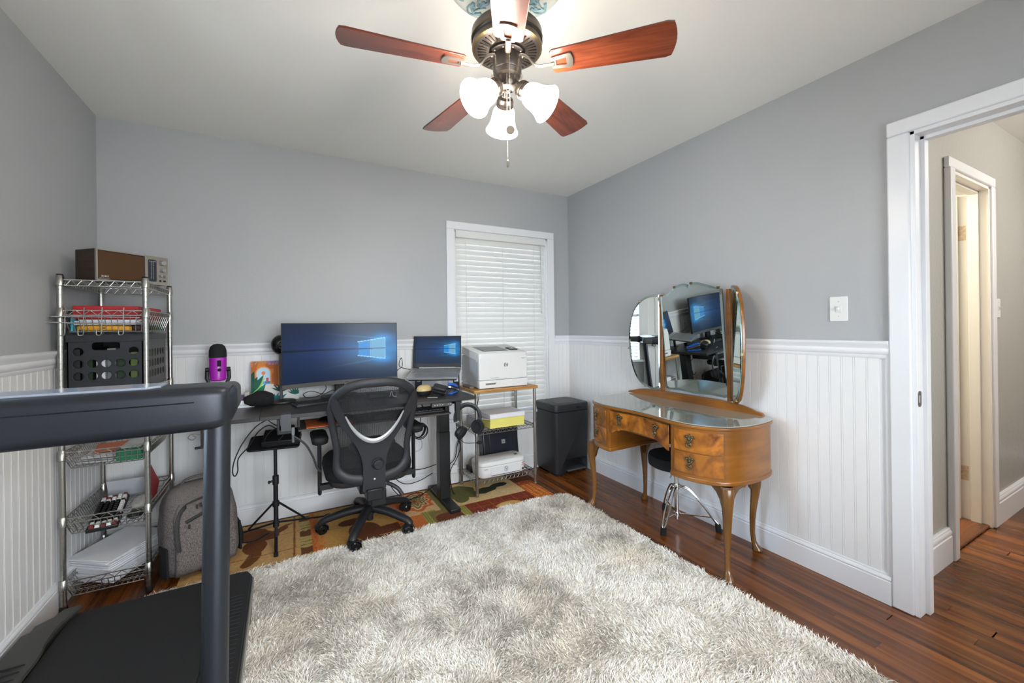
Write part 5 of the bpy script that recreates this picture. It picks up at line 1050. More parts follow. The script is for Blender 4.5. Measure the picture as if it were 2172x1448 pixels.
MB().tube([bp3(p.x, p.y-.006, -.028) for p in up2], [.0035+.0105*sin(pi*i/(nn_-1)) for i in range(nn_)], 10, ell=(.35, 1), upv=(0, -1, 0)).build('silver_trim', mat('satin_silver', (178, 178, 180), .35, .5), ch, label='silver U shaped trim')
kn = bp3(.018, .462, -.030); MB().lathe([(.034, -.004), (.034, .004), (.029, .010), (.027, .022), (.022, .026), (.001, .026)], 28, along(kn, (0, -1, -.1)), cap=True).build('lumbar_knob', CHM, ch)
mb = MB(); mb.M = frame(bp3(0, .375, -.0255), (1, 0, 0), (0, -.15, 1)); mb.prism([(-.006, 0), (0, -.0065), (.006, 0), (0, .0065)], -.0006, .0006); mb.build('logo', WPLAST, sp_o)
mb = MB(); mb.M = I(); mb.loft([[bp3(x, z, .03+.01*s) for x, z in [(.13*cos(a), .56+.055*sin(a)) for a in [2*pi*k/24 for k in range(24)]]] for s in (-1, 1)]); mb.build('lumbar_pad', BLACKP, ch)
# seat
def seat_ring(z, g): return [Vector((CXc+x, 2.735+y, z)) for x, y in rrect(.50+g, .47+g, .13+g/2, 7)]
SEATF = mat('seat_fabric', (17, 17, 18), .95, bump=.4, bscale=600)
MB().loft([seat_ring(.362, -.05), seat_ring(.368, -.01), seat_ring(.40, .0), seat_ring(.435, -.01), seat_ring(.458, -.06), seat_ring(.462, -.14)]).build('seat', SEATF, ch, ang=80)
MB().loft([seat_ring(.322, -.12), seat_ring(.328, -.06), seat_ring(.362, -.035)]).build('seat_shell', DARKG, ch, ang=80)
MB().bx(CXc-.045, CXc+.045, 2.46, 2.60, .255, .320).bx(CXc-.02, CXc+.065, 2.47, 2.49, .215, .31).build('tilt_mechanism', BLACKM, ch, bevel=.006)
MB().bx(CXc-.07, CXc+.07, 2.56, 2.80, .265, .325).build('mechanism_box', BLACKM, ch, bevel=.01)
MB().tube(spline([(CXc+.07, 2.62, .295), (CXc+.11, 2.60, .285), (CXc+.155, 2.58, .255), (CXc+.18, 2.57, .215)], 4), .012, 10).cyl((CXc+.085, 2.61, .292), (CXc+.095, 2.607, .290), .026).build('tension_lever', DARKG, ch)
MB().cyl((.455, 2.70, .085), (.455, 2.70, .27), .026, .024).cyl((.455, 2.70, .05), (.455, 2.70, .09), .02).build('gas_column', BLACKP, ch)
for s in (-1, 1):
    ax_ = CXc+s*.275; ay = 2.655
    am = MB().tube([(ax_, ay, .285), (ax_, ay, .30), (ax_, ay, .585)], .018, 12, ell=(1.0, .62), upv=(0, 1, 0)).bx(min(ax_, ax_-s*.07), max(ax_, ax_-s*.07), ay-.02, ay+.02, .305, .335).sphere((ax_, ay, .287), (.011, .018, .014), 12, 8).build('arm_post', BLACKP, ch)
    mb = MB(); rs = []
    for z, g_ in ((.585, -.035), (.592, -.008), (.612, 0), (.625, -.004), (.632, -.03)): rs.append([Vector((ax_+x, ay+.01+y, z)) for x, y in rrect(.090+g_, .24+g_, max(.008, .040+g_/2), 6)])
    mb.loft(rs).build('arm_pad', RUBBER, am, ang=80)
for k, a in enumerate((169, 241, 313, 25, 97)):
    a = radians(a); d = Vector((cos(a), sin(a), 0)); c = Vector((.455, 2.70, 0)); sd = Vector((-d.y, d.x, 0))
    pts = spline([c+d*.02+Vector((0, 0, .125)), c+d*.12+Vector((0, 0, .118)), c+d*.21+Vector((0, 0, .098)), c+d*.268+Vector((0, 0, .080)), c+d*.288+Vector((0, 0, .060))], 4)
    lg = MB().tube(pts, [.030-.009*i/len(pts) for i in range(len(pts))], 12, ell=(.85, 1), upv=(0, 0, 1)).build('leg', BLACKP, ch)
    w = c+d*.288; wd = Matrix.Rotation(a+radians((30, -50, 40, 10, 70)[k]), 4, 'Z'); Mw = Matrix.Translation(w) @ wd
    cs = MB(); cs.M = Mw
    for s in (-1, 1): cs.lathe([(.008, .006), (.027, .006), (.0295, .010), (.0295, .022), (.024, .0275), (.006, .0285)], 20, Matrix.Translation((-.012, 0, .0298)) @ Matrix.Rotation(s*pi/2, 4, 'X'))
    cs.build('wheel', BLACKG, lg)
    cs = MB(); cs.M = Mw; cs.tube([(-.0455, 0, .020), (-.043, 0, .046), (-.026, 0, .0615), (-.006, 0, .0655), (.014, 0, .058), (.021, 0, .042)], .011, 10, ell=(.35, 2.5), upv=(-.3, 0, 1)).cyl((0, 0, .05), (0, 0, .068), .009); cs.build('caster_hood', BLACKP, lg)
# ------------------------------------------------ chrome wire rack in the left corner
RX0, RX1, RY0, RY1 = -.872, -.580, 2.580, 3.052
rk = thing('wire_rack', 'tall narrow chrome wire rack with baskets in the left back corner', 'rack', (-.73, 2.815, 0))
posts(rk, [(RX0, RY0), (RX1, RY0), (RX0, RY1), (RX1, RY1)], 1.488, r=.0112, tiers=(1.478, 1.335, .955, .700, .405, .125))
wire_shelf('wire_shelf', RX0, RX1, RY0, RY1, 1.472, rk, pitchw=.020, h=.026)
wire_shelf('wire_shelf', RX0, RX1, RY0, RY1, .955, rk, pitchw=.020, h=.026)
def basket(z, dep, ins=.022):
    mb = MB(); h = .022; x0, x1, y0, y1 = RX0, RX1, RY0, RY1
    for zz in (z, z-h): mb.tube([(x0, y0, zz), (x1, y0, zz), (x1, y1, zz), (x0, y1, zz)], .0028, 6, closed=True)
    for (a, b) in (((x0, y0), (x1, y0)), ((x1, y0), (x1, y1)), ((x1, y1), (x0, y1)), ((x0, y1), (x0, y0))):
        L = math.hypot(b[0]-a[0], b[1]-a[1]); n = max(2, int(L/.042))
        pts = [(a[0]+(b[0]-a[0])*i/(2*n), a[1]+(b[1]-a[1])*i/(2*n), z if i % 2 == 0 else z-h) for i in range(2*n+1)]
        for p, q in zip(pts[:-1], pts[1:]): mb.tube([p, q], .0018, 5)
    o = mb.build('wire_basket', STEEL, rk); mb = MB(); zb_ = z-h-dep; X0, X1, Y0, Y1 = x0+ins, x1-ins, y0+ins, y1-ins
    mb.tube([(X0, Y0, zb_), (X1, Y0, zb_), (X1, Y1, zb_), (X0, Y1, zb_)], .0024, 6, closed=True)
    mb.tube([(X0-ins*.4, Y0-ins*.4, (z-h+zb_)/2), (X1+ins*.4, Y0-ins*.4, (z-h+zb_)/2), (X1+ins*.4, Y1+ins*.4, (z-h+zb_)/2), (X0-ins*.4, Y1+ins*.4, (z-h+zb_)/2)], .0018, 5, closed=True)
    nx = 12
    for i in range(nx+1): t = i/nx; xx = x0+.012+(x1-x0-.024)*t; xb = X0+(X1-X0)*t; mb.tube([(xx, y0, z-h), (xb, Y0, zb_), (xb, Y1, zb_), (xx, y1, z-h)], .0015, 5)
    ny = 22
    for i in range(ny+1): t = i/ny; yy = y0+.012+(y1-y0-.024)*t; yb2 = Y0+(Y1-Y0)*t; mb.tube([(x0, yy, z-h), (X0, yb2, zb_), (X1, yb2, zb_), (x1, yy, z-h)], .0015, 5) if i % 2 == 0 else (mb.tube([(x0, yy, z-h), (X0, yb2, zb_)], .0015, 5), mb.tube([(X1, yb2, zb_), (x1, yy, z-h)], .0015, 5))
    mb.build('wires', STEEL, o, kind='stuff'); return zb_+.0025
b1 = basket(1.335, .075); b2 = basket(.700, .055); b3 = basket(.405, .055); b4 = basket(.125, .055)
# hook rack hanging on the first basket
t = thing('hook_rail', 'wire hook rail hanging off the front of the top basket', 'hook rail', (-.76, 2.565, 1.28))
mb = MB(); mb.tube(spline([(-.935+.035, 2.560, 1.296), (-.90, 2.560, 1.282), (-.62, 2.560, 1.274), (-.612, 2.560, 1.296), (-.618, 2.56, 1.303), (-.895, 2.560, 1.306)], 4), .0024, 6, closed=True).build('frame', STEEL, t)
for x in (-.85, -.79, -.73, -.655): MB().tube(spline([(x, 2.568, 1.348), (x, 2.560, 1.30), (x, 2.558, 1.235), (x-.006, 2.550, 1.222), (x-.014, 2.545, 1.226), (x-.014, 2.545, 1.25)], 4), .0022, 6).build('hook', STEEL, t)
# radio
CABW = wood('radio_walnut', (38, 24, 15), (64, 42, 26), (3, 3, 30), .45, dist=.4); GRILL = mat('radio_grille', (78, 52, 26), .85, bump=.8, bscale=900); ALU = mat('radio_aluminium', (158, 152, 142), .35, .6)
rd = thing('radio', 'vintage wood cabinet table radio with brown grille on top of the rack', 'radio', (-.750, 2.572, 1.4755), atan2(.735, .68), local=True)
RW, RD, RH = .312, .135, .145
MB().bx(0, RW, .008, RD, 0, RH).build('cabinet', CABW, rd, bevel=.003)
mb = MB(); plate(mb, [(0, 0), (RW, 0), (RW, RH), (0, RH)], [[(.006, .006), (.203, .006), (.203, RH-.006), (.006, RH-.006)], [(.211, .006), (RW-.006, .006), (RW-.006, RH-.006), (.211, RH-.006)]], .010, frame((0, .004, 0), (1, 0, 0), (0, 0, 1))); mb.build('front_bezel', ALU, rd)
gr_ = MB().bx(.008, .201, .0, .008, .008, RH-.008).build('speaker_grille', GRILL, rd, bevel=.004)
mb = MB(); text(mb, 'SONY', .0115, frame((.034, -.0004, .019), (1, 0, 0), (0, 0, 1)), .0004); mb.build('lettering', WPLAST, gr_, smooth=False)
MB().bx(.012, .052, -.0003, .0, .0095, .0115).build('nameplate_line', SILVER, gr_)
fp_ = MB().bx(.211, RW-.006, .0015, .008, .006, RH-.006).build('control_panel', ALU, rd)
MB().prism(rrect(.040, .112, .008), 0, .0012, frame((.238, .0013, .072), (1, 0, 0), (0, 0, 1))).build('dial_window', mat('dial_dark', (46, 50, 56), .15), rd)
mb = MB(); 
for i in range(16): mb.bx(.231, .2345, -.0003, .0002, .03+i*.0055, .0312+i*.0055).bx(.240, .2435, -.0003, .0002, .03+i*.0055, .0312+i*.0055)
mb.bx(.222, .254, -.0003, .0002, .118, .1195).build('dial_marks', WPLAST, rd)
for x, z, r in ((.283, .115, .0145), (.283, .077, .0105), (.272, .046, .0065), (.294, .046, .0065)): MB().lathe([(r, 0), (r, .006), (r*.86, .009), (r*.82, .018), (r*.7, .0195), (.0005, .0195)], 20, frame((x, .0015, z), (1, 0, 0), (0, 0, 1))).build('knob', SILVER, rd)
MB().bx(.270, .278, -.003, .001, .018, .026).bx(.290, .300, -.003, .001, .018, .026).build('button', BLACKG, rd)
# basket one: red book, papers, envelope, green book
RED = mat('red_cover', (168, 30, 34), .5); GRN = mat('green_cover', (30, 110, 72), .5); ENV = mat('manila_envelope', (224, 160, 44), .65, bump=.5, bscale=30)
t = thing('paper_sheets', 'white papers lying across the top rack basket below the red book', 'papers', (-.73, 2.80, b1+.028))
for k in range(4): MB().box((-.726+.004*k, 2.80, b1+.0315+.0062*k), (.225, .40, .0055), Matrix.Rotation(radians((-1.5, 1, -1, 2)[k]), 4, 'Z')).build('sheet', PAPER, t)
t = thing('manila_envelope', 'padded yellow manila envelope in the top rack basket', 'envelope', (-.735, 2.74, b1))
mb = MB(); mb.M = Matrix.Translation((-.735, 2.745, b1+.013)); mb.loft([[Vector((x, y, z)) for x, y in rrect(.20+g_, .27+g_, .02, 4)] for z, g_ in ((-.013, -.02), (-.008, 0), (.008, 0), (.013, -.02))]); mb.v = [(v[0], v[1], v[2]+.002*sin(v[0]*90)) for v in mb.v]; mb.build('body', ENV, t, ang=80)
MB().bx(-.745, -.732, 2.609, 2.6105, b1+.012, b1+.016).build('print_mark', CABLE, t)
t = thing('red_binder', 'long red binder lying on the papers in the top rack basket', 'binder', (-.72, 2.80, b1+.054))
MB().box((-.725, 2.80, b1+.0865), (.232, .36, .062), Matrix.Rotation(radians(-2), 4, 'Z')).build('cover', RED, t, bevel=.002)
MB().box((-.607, 2.72, b1+.0865), (.002, .10, .045), Matrix.Rotation(radians(-2), 4, 'Z')).build('label_tab', mat('tan_label', (176, 160, 140), .6), t)
solo('green_book', MB().bx(-.66, -.605, 3.0, 3.03, b1+.002, b1+.085), GRN, 'green book standing at the back right of the top rack basket', 'book', (-.63, 3.01, b1), bevel=.002)
solo('teal_folder', MB().bx(-.845, -.838, 2.60, 2.85, b1+.001, b1+.06), mat('teal_card', (66, 170, 186), .5), 'teal folder edge at the left end of the top rack basket', 'folder', (-.84, 2.7, b1))
solo('dark_wallet', MB().bx(-.640, -.605, 2.61, 2.72, b1+.001, b1+.027), mat('dark_brown_leather', (44, 28, 24), .6), 'small dark brown wallet at the right end of the top rack basket', 'wallet', (-.62, 2.66, b1), bevel=.006)
# crate
cr = thing('file_crate', 'black plastic milk crate with round holes on the middle rack shelf', 'crate', (-.727, 2.80, .9585))
CRM = mat('crate_black', (34, 34, 37), .45, bump=.1, bscale=600); cx0, cx1, cy0, cy1, cz0, cz1 = -.857, -.595, 2.596, 3.02, .9585, 1.225
def circ(x, y, rx, ry, n=18): return [(x+rx*cos(-2*pi*k/n), y+ry*sin(-2*pi*k/n)) for k in range(n)]
fw_, fh_ = cx1-cx0, cz1-cz0; mb = MB(); hl = []
for r_, zz in enumerate((.058, .114, .170)):
    for c_ in range(5):
        if r_ == 2 and c_ in (1, 2, 3): continue
        hl.append(circ(.036+c_*.0478, zz+.018, .0185, .0180))
hl.append(rrect(.098, .036, .012, 4, .131, .212)[::-1])
plate(mb, [(0, .004), (fw_, .004), (fw_, fh_-.002), (0, fh_-.002)], hl, .004, frame((cx0, cy0+.002, cz0), (1, 0, 0), (0, 0, 1))); fp1 = mb.build('front_panel', CRM, cr)
mb = MB()
for h_ in hl[:-1]:
    c = sum((Vector(q) for q in h_), Vector((0, 0)))/len(h_); mb.torus((cx0+c.x, cy0-.0002, cz0+c.y), .0192, .0012, Matrix.Rotation(pi/2, 4, 'X'), 20, 5)
mb.build('hole_rims', CRM, fp1, kind='stuff')
sd_, hs_ = cy1-cy0, []
for zz in (.065, .118, .171):
    for c_ in range(7): hs_.append(circ(.055+c_*.053, zz, .019, .0195))
mb = MB(); plate(mb, [(0, .004), (sd_, .004), (sd_, fh_-.002), (0, fh_-.002)], hs_, .004, frame((cx1-.002, cy0, cz0), (0, 1, 0), (0, 0, 1))); mb.build('side_panel', mat('crate_grey_side', (62, 60, 58), .45), cr)
mb = MB(); plate(mb, [(0, .004), (sd_, .004), (sd_, fh_-.002), (0, fh_-.002)], hs_, .004, frame((cx0+.002, cy0, cz0), (0, 1, 0), (0, 0, 1))); mb.build('side_panel', CRM, cr)
MB().bx(cx0, cx1, cy1-.004, cy1, cz0, cz1).build('rear_panel', CRM, cr); MB().bx(cx0, cx1, cy0, cy1, cz0, cz0+.004).build('base', CRM, cr)
mb = MB(); plate(mb, rrect(fw_+.010, sd_+.010, .01, 4, (cx0+cx1)/2, (cy0+cy1)/2), [rrect(fw_-.012, sd_-.012, .006, 4, (cx0+cx1)/2, (cy0+cy1)/2)], .008, Matrix.Translation((0, 0, cz1-.004))); mb.build('rim', CRM, cr, bevel=.001); mb = MB().bx(cx0-.004, cx1+.004, cy0-.005, cy0-.001, cz1-.034, cz1).build('rim_band', CRM, cr, bevel=.001); MB().bx(cx1+.001, cx1+.005, cy0, cy1, cz1-.028, cz1).build('rim_band', CRM, cr, bevel=.001); MB().bx(cx0-.003, cx1+.003, cy0-.004, cy0, cz0, cz0+.018).build('rim_band', CRM, cr, bevel=.001)
for k, (x, w_, m_) in enumerate(((-.835, .030, BLACKP), (-.795, .035, mat('dark_green_file', (30, 44, 26), .6)), (-.75, .03, PAPER), (-.712, .03, mat('grey_file', (120, 120, 122), .6)), (-.675, .035, mat('dark_green_file2', (34, 52, 30), .6)), (-.632, .025, mat('olive_file', (86, 98, 50), .6)))):
    solo('file_folder', MB().bx(x-w_/2, x+w_/2, 2.612, 2.97, cz0+.0045, cz0+(.20, .17, .165, .20, .17, .18)[k]), m_, ('black', 'first dark green', 'white paper filled', 'grey', 'second dark green', 'olive')[k]+' file folder seen through the holes of the crate', 'folder', (x, 2.8, cz0+.0045), group='files inside the crate')
# basket two: papers, green box
t = thing('loose_papers', 'loose white and orange papers in the second rack basket', 'papers', (-.79, 2.75, b2))
for k in range(3): MB().box((-.775, 2.76, b2+.008+.009*k), (.125, .26, .003), Matrix.Rotation(radians(4*k-5), 4, 'Z') @ Matrix.Rotation(radians(2), 4, 'Y')).build('sheet', PAPER, t)
MB().box((-.765, 2.80, b2+.036), (.12, .20, .002), Matrix.Rotation(.2, 4, 'Z')).build('sheet', mat('orange_print', (214, 120, 84), .7), t, label='orange printed sheet')
solo('green_box', MB().bx(-.700, -.607, 2.606, 2.80, b2+.0005, b2+.052), GRN, 'dark green box in the second rack basket', 'box', (-.65, 2.7, b2), bevel=.002)
solo('clear_bag', MB().bx(-.690, -.615, 2.63, 2.78, b2+.0525, b2+.066), mat('bag_clear', (196, 198, 198), .3, alpha=.7), 'clear plastic packet on top of the green box', 'packet', (-.65, 2.7, b2+.0525), bevel=.004)
# basket three: keyboard, red folder, bag
kb = thing('mechanical_keyboard', 'keyboard with white, black and dark red keycaps in the third rack basket', 'keyboard', (-.76, 2.72, b3+.012), radians(98), local=True, rot=(radians(0), radians(-9), radians(96)))
MB().bx(-.135, .165, -.055, .055, 0, .018).build('base', BLACKP, kb, bevel=.004)
caps = {'w': MB(), 'b': MB(), 'r': MB()}
for r_ in range(5):
    for c_ in range(15):
        k = 'w' if (c_ < 2 or c_ > 11 or (r_ == 0 and 4 < c_ < 11)) else 'b'
        if c_ in (0, 14) and r_ in (0, 2, 4) or (c_ == 13 and r_ == 3): k = 'r'
        x, y = -.130+c_*.0195, -.050+r_*.0195; h = .010+.002*abs(r_-2); m_ = caps[k]
        m_.loft([[Vector((x+.0088+p*q, y+.0088+s_*q, z)) for p, s_ in ((-1, -1), (1, -1), (1, 1), (-1, 1))] for q, z in ((.0088, .018), (.0064, .018+h))])
for k, nm, m_ in (('w', 'white_keycaps', WPLAST), ('b', 'black_keycaps', BLACKG), ('r', 'red_keycaps', mat('dark_red_cap', (104, 34, 30), .4))): caps[k].build(nm, m_, kb, kind='stuff')
solo('red_folder', MB().box((-.640, 2.93, b3+.075), (.004, .20, .12), Matrix.Rotation(radians(-14), 4, 'Y') @ Matrix.Rotation(radians(20), 4, 'X')), RED, 'red folder standing at the back right of the third rack basket', 'folder', (-.64, 2.93, b3), bevel=.001)
solo('grey_folder', MB().box((-.76, 3.0, b3+.06), (.16, .004, .10), Matrix.Rotation(radians(20), 4, 'X')), mat('pale_folder', (200, 202, 206), .6), 'pale grey folder leaning at the back of the third rack basket', 'folder', (-.76, 3.0, b3))
mb = MB(); mb.sphere((-.655, 2.80, b3+.030), (.038, .09, .028), 20, 10); mb.v = [tuple(Vector(v)+Vector((0, 0, .008*noise.noise(Vector(v)*40)))) for v in mb.v]
mb.build('plastic_bag', mat('crinkled_plastic', (206, 202, 196), .25, alpha=.6, bump=.8, bscale=60), org=(-.655, 2.8, b3), ang=80); tag(bpy.data.objects['plastic_bag'], 'crinkled clear plastic bag beside the keyboard in the third basket', 'bag')
solo('black_mouse', MB().sphere((-.645, 2.66, b3+.020), (.030, .045, .019), 18, 10), BLACKP, 'small black gadget at the front right of the third rack basket', 'gadget', (-.645, 2.66, b3))
# paper stack in the bottom basket
t = thing('paper_stack', 'thick stack of large white sheets overhanging the bottom rack basket', 'paper', (-.73, 2.78, b4), rz=0)
M0 = Matrix.Translation((-.735, 2.800, b4+.012)) @ Matrix.Rotation(radians(3), 4, 'X')
for k in range(15):
    r_ = random.Random(k); tw = 30+k*.5+r_.uniform(-2, 2) if k < 12 else (34, 38, 31)[k-12]
    w_, l_ = (.20, .33) if k < 12 else (.215, .345); S_ = Matrix(((1, -.28, 0, 0), (.0, 1, 0, 0), (0, 0, 1, 0), (0, 0, 0, 1)))
    mb = MB(); mb.M = M0 @ Matrix.Translation((r_.uniform(-.007, .007), r_.uniform(-.007, .007), .004+k*.0074)) @ Matrix.Rotation(radians(-tw), 4, 'Z')
    mb.box((0, 0, 0), (.21 if k < 12 else .225, .29 if k < 12 else .30, .0056)); mb.build('sheet', PAPER, t, bevel=.0008)
# ------------------------------------------------ backpack
GREYF = mat('backpack_melange', (128, 120, 118), .95, bump=.5, bscale=500); NTb = NT(GREYF)
tcb = NTb.new('ShaderNodeTexCoord'); mpb = NTb.new('ShaderNodeMapping'); mpb.inputs['Scale'].default_value = (900, 900, 110); nb = NTb.new('ShaderNodeTexNoise', Scale=1., Detail=2.); rb = NTb.new('ShaderNodeValToRGB')
rb.color_ramp.elements[0].position = .38; rb.color_ramp.elements[1].position = .62; rb.color_ramp.elements[0].color = (*lin((62, 58, 57)), 1); rb.color_ramp.elements[1].color = (*lin((126, 118, 115)), 1)
NTb.link(tcb.outputs['Object'], mpb.inputs[0]); NTb.link(mpb.outputs[0], nb.inputs['Vector']); NTb.link(nb.outputs['Fac'], rb.inputs[0]); NTb.link(rb.outputs[0], NTb.b.inputs['Base Color'])
bpk = thing('backpack', 'grey melange backpack standing on the floor beside the rack', 'backpack', (-.395, 2.70, .006), radians(24), local=True, rot=(radians(-7), 0, radians(24)))
def bag_ring(z, w, d, y0, r): return [Vector((x, y+y0, z)) for x, y in rrect(w, d, r, 6)]
def wig(p, a=.004): return p+Vector((a*noise.noise(p*14), a*noise.noise(p*14+Vector((5, 0, 0))), 0))
rg_ = [(0, .24, .12, 0, .05), (.012, .30, .175, 0, .06), (.06, .322, .20, 0, .065), (.15, .325, .205, .0, .065), (.26, .318, .195, 0, .06), (.34, .304, .175, .004, .06), (.39, .276, .145, .008, .055), (.425, .225, .10, .012, .045), (.438, .15, .05, .014, .024)]
zz_ = [a[0] for a in rg_]; R_ = []
for i in range(25):
    z = .438*i/24; v = [float(np.interp(z, zz_, [a[j] for a in rg_])) for j in (1, 2, 3, 4)]; R_.append([wig(p) for p in bag_ring(z, v[0], v[1], v[2], v[3])])
MB().loft(R_).build('main_body', GREYF, bpk, ang=80)
def front_y(x, z):
    v = [float(np.interp(z, zz_, [a[j] for a in rg_])) for j in (1, 2, 3, 4)]; return v[2]-v[1]/2-.001
R_ = []
for i in range(16):
    z = .018+.335*i/15; w = .262-.05*max(0, (z-.25)/.10)**2; bul = .034*(1-((z-.15)/.22)**2*.7); y = front_y(0, z)
    R_.append([wig(Vector((x, y+.006-yy, z))) for x, yy in [(w/2*cos(a), max(.004, bul)*max(0, sin(a))**.35) for a in [pi*k/18 for k in range(19)]]])
MB().loft(R_).build('front_pocket', GREYF, bpk, ang=80)
ZIP = mat('zip_black', (30, 29, 28), .6)
def fy(x, z): b_ = .034*(1-((z-.15)/.22)**2*.7); w = .262; s_ = max(0, 1-(2*x/w)**2)**.175 if abs(2*x/w) < 1 else 0; return front_y(x, z)+.004-(b_*s_ if z < .36 else 0)
zp = [(-.118, .14), (-.122, .22), (-.115, .285), (-.09, .33), (-.04, .350), (.03, .360), (.09, .368)]
MB().tube([Vector((p.x, fy(p.x, p.y)-.002 if p.y < .34 else front_y(p.x, p.y)-.004, p.y)) for p in spline([Vector((a, b, 0)) for a, b in zp], 5)], .0085, 6, ell=(.4, 1.2), upv=(0, -1, 0)).build('zip', ZIP, bpk)
MB().tube([Vector((x, fy(x, z)-.0035, z)) for x, z in ((-.085, .268), (-.03, .285), (.03, .300), (.09, .312))], .0075, 6, ell=(.4, 1.2), upv=(0, -1, 0)).build('zip', ZIP, bpk)
for x, z in ((-.033, .338), (-.018, .342), (-.075, .258)): y = fy(x, z)-.010; MB().bx(x-.004, x+.004, y-.003, y, z-.022, z).build('zip_pull', ZIP, bpk, bevel=.001)
MB().box((.012, fy(0, .32)-.007, .322), (.050, .003, .024), Matrix.Rotation(radians(-6), 4, 'Y')).build('patch', mat('patch_grey', (66, 64, 64), .7), bpk)
MB().tube(spline([(-.06, .02, .425), (-.05, .01, .452), (0, .005, .462), (.05, .01, .452), (.06, .02, .425)], 5), .010, 8, ell=(.6, 1.4), upv=(0, 0, 1)).build('top_handle', GREYF, bpk)
MB().loft([[Vector((-.166-b_*.008, -.055+a_*.055, z)) for a_, b_ in ((-1, 0), (-.6, 1), (.6, 1), (1, 0), (1, -1), (-1, -1))] for z in (.03, .10, .165)]).build('side_pocket', CLOTH, bpk)
MB().loft([[Vector((.166+b_*.008, -.02+a_*.055, z)) for a_, b_ in ((-1, 0), (-.6, 1), (.6, 1), (1, 0), (1, -1), (-1, -1))] for z in (.03, .10, .175)]).build('side_pocket', CLOTH, bpk)
MB().tube(spline([(.15, .09, .19), (.19, .09, .15), (.20, .06, .08), (.19, .04, .03)], 5), .022, 8, ell=(.35, 1), upv=(0, 1, 0)).build('shoulder_strap', CLOTH, bpk)
MB().tube(spline([(.17, .0, .045), (.23, -.02, .03), (.275, -.02, .030), (.33, .0, .035)], 5), .010, 6, ell=(.3, 1), upv=(0, 0, 1)).build('strap_tail', CLOTH, bpk)
# ------------------------------------------------ treadmill
TRG = mat('treadmill_grey', (48, 50, 56), .36, .5, bump=.12, bscale=900); TRB = mat('treadmill_black', (32, 32, 33), .5, bump=.2, bscale=700); BELT = mat('treadmill_belt', (27, 27, 28), .62, bump=.5, bscale=500)
tdm = thing('treadmill', 'dark grey treadmill with console bar in the left foreground', 'treadmill', (-.50, 1.55, 0))
TX0, TX1, TY0, TY1 = -.868, -.140, .62, 2.285
deck = MB(); pl_ = [(TX0+.02, TY0), (TX1-.03, TY0), (TX1, TY0+.04), (TX1, TY1-.045), (TX1-.012, TY1-.012), (TX1-.045, TY1), (TX0+.12, TY1), (TX0+.12, TY0+.1), (TX0, TY0+.1)]
deck.prism(pl_, .045, .118).build('deck', TRB, tdm, bevel=.008)
MB().bx(TX0+.125, TX1-.118, TY0+.02, TY1-.004, .1185, .1215).build('belt', BELT, tdm)
sr_ = MB().prism([(TX1-.112, TY0+.02), (TX1-.004, TY0+.02), (TX1-.004, TY1-.05), (TX1-.02, TY1-.012), (TX1-.05, TY1-.004), (TX1-.112, TY1-.004)], .1185, .126).build('side_rail', TRB, tdm, bevel=.003)
mb = MB()
for k in range(38): mb.bx(TX1-.092, TX1-.022, TY1-.205-k*.024, TY1-.203-k*.024, .126, .1272)
mb.build('grip_ridges', DARKG, sr_, kind='stuff')
MB().bx(TX1-.001, TX1+.006, TY0+.05, TY1-.05, .062, .112).build('side_trim', mat('treadmill_silver', (150, 148, 142), .3, .7), tdm, bevel=.002, label='silver side trim')
# left rail hood with curved inner edge
inner = spline([Vector(p) for p in ((-.722, 2.283, .152), (-.738, 2.22, .150), (-.752, 2.16, .146), (-.752, 2.08, .142), (-.742, 2.0, .140), (-.745, 1.8, .140), (-.745, .7, .140))], 5)
rings = [[Vector((-.858+(.03 if p.y > 2.26 else 0), p.y, .045)), Vector((-.866+(.05 if p.y > 2.26 else .012 if p.y > 2.2 else 0), p.y, .105)), Vector((-.855+(.055 if p.y > 2.26 else .018 if p.y > 2.2 else 0), p.y, .128)), Vector((p.x-.05, p.y, p.z-.004)), Vector((p.x, p.y, p.z)), Vector((p.x+.002, p.y, p.z-.010)), Vector((p.x-.012, p.y, .12)), Vector((p.x-.012, p.y, .045))] for p in inner]
hood = MB().loft(rings).build('side_hood', mat('hood_grey', (62, 61, 58), .5, bump=.15, bscale=600), tdm)
mb = MB()
for k in range(30): mb.bx(-.842, -.765, 1.985-k*.034, 1.988-k*.034, .134, .1415)
mb.build('grip_ridges', TRB, hood, kind='stuff')
for x, y in ((TX0+.06, TY1-.12), (TX1-.06, TY1-.12), (TX0+.06, .8), (TX1-.06, .8)): MB().cyl((x, y, .0), (x, y, .05), .022).build('foot', RUBBER, tdm)
MB().bx(TX1-.03, TX1+.004, 2.02, 2.13, .02, .062).build('wheel_bracket', TRB, tdm, bevel=.004)
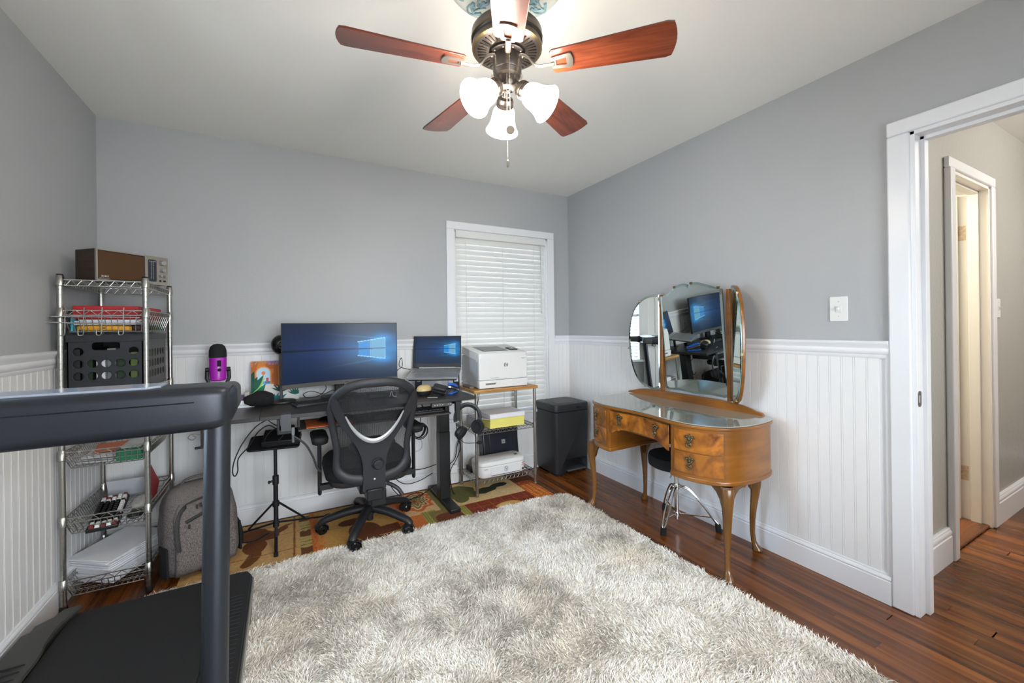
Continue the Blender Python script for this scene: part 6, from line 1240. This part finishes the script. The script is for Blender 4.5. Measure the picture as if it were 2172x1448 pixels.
def upright(x, s):
    MB().tube([(x-s*.0, 1.300, 1.02), (x-s*.004, 1.245, .50), (x-s*.007, 1.185, .05)], .0285, 28, ell=(1, 1), upv=(0, 1, 0)).build('upright', TRG, tdm)
    MB().prism([(x-.05, 1.08), (x+.045, 1.08), (x+.045, 1.29), (x-.05, 1.29)], .0, .12).build('upright_base', TRB, tdm, bevel=.012)
upright(-.1525, 1); upright(-.862+.005, -1)
def sect(y0, y1, z0, z1, x, r=.022):
    w, h = y1-y0, z1-z0; return [Vector((x, (y0+y1)/2+a, (z0+z1)/2+b)) for a, b in rrect(w, h, r, 6)]
rings = []
for x, q in ((-.876, .018), (-.872, .006), (-.86, 0), (-.50, -.002), (-.185, 0), (-.166, .001), (-.148, .003), (-.138, .006), (-.130, .010), (-.124, .018)): rings.append(sect(1.232+q*1.1, 1.375-q*.3, .992+q*.9, 1.099-q*.55, x, max(.010, .024-q*.3)))
bar = MB().loft(rings).build('console_bar', TRG, tdm)
MB().bx(-.86, -.19, 1.2278, 1.2325, 1.0640, 1.0662).build('seam', BLACKG, bar)
def hsec(y, w, h, zc_, x): return [Vector((x+a, y, zc_+b)) for a, b in rrect(w, h, min(w, h)*.40, 6)]
for x in (-.147, -.86): 
    MB().loft([hsec(1.262, .044, .088, 1.043, x), hsec(1.300, .058, .098, 1.043, x), hsec(1.40, .056, .092, 1.043, x+.001)]).build('handle_joint', TRG, tdm)
    MB().loft([hsec(1.395, .052, .088, 1.043, x+.001), hsec(1.47, .052, .082, 1.044, x+.004), hsec(1.495, .050, .080, 1.044, x+.005), hsec(1.508, .040, .068, 1.044, x+.005), hsec(1.512, .022, .045, 1.044, x+.005)]).build('handle', mat('grip_grey', (62, 63, 66), .6, bump=.4, bscale=800) if x > -.2 else bpy.data.materials['grip_grey'], tdm)
MB().prism([(-.73, 1.262), (-.285, 1.262), (-.262, 1.285), (-.262, 1.36), (-.73, 1.36)], 1.0995, 1.1045).build('display_panel', mat('display_film', (150, 158, 172), .12, spec=.8), tdm, bevel=.001, label='pale glossy display panel')
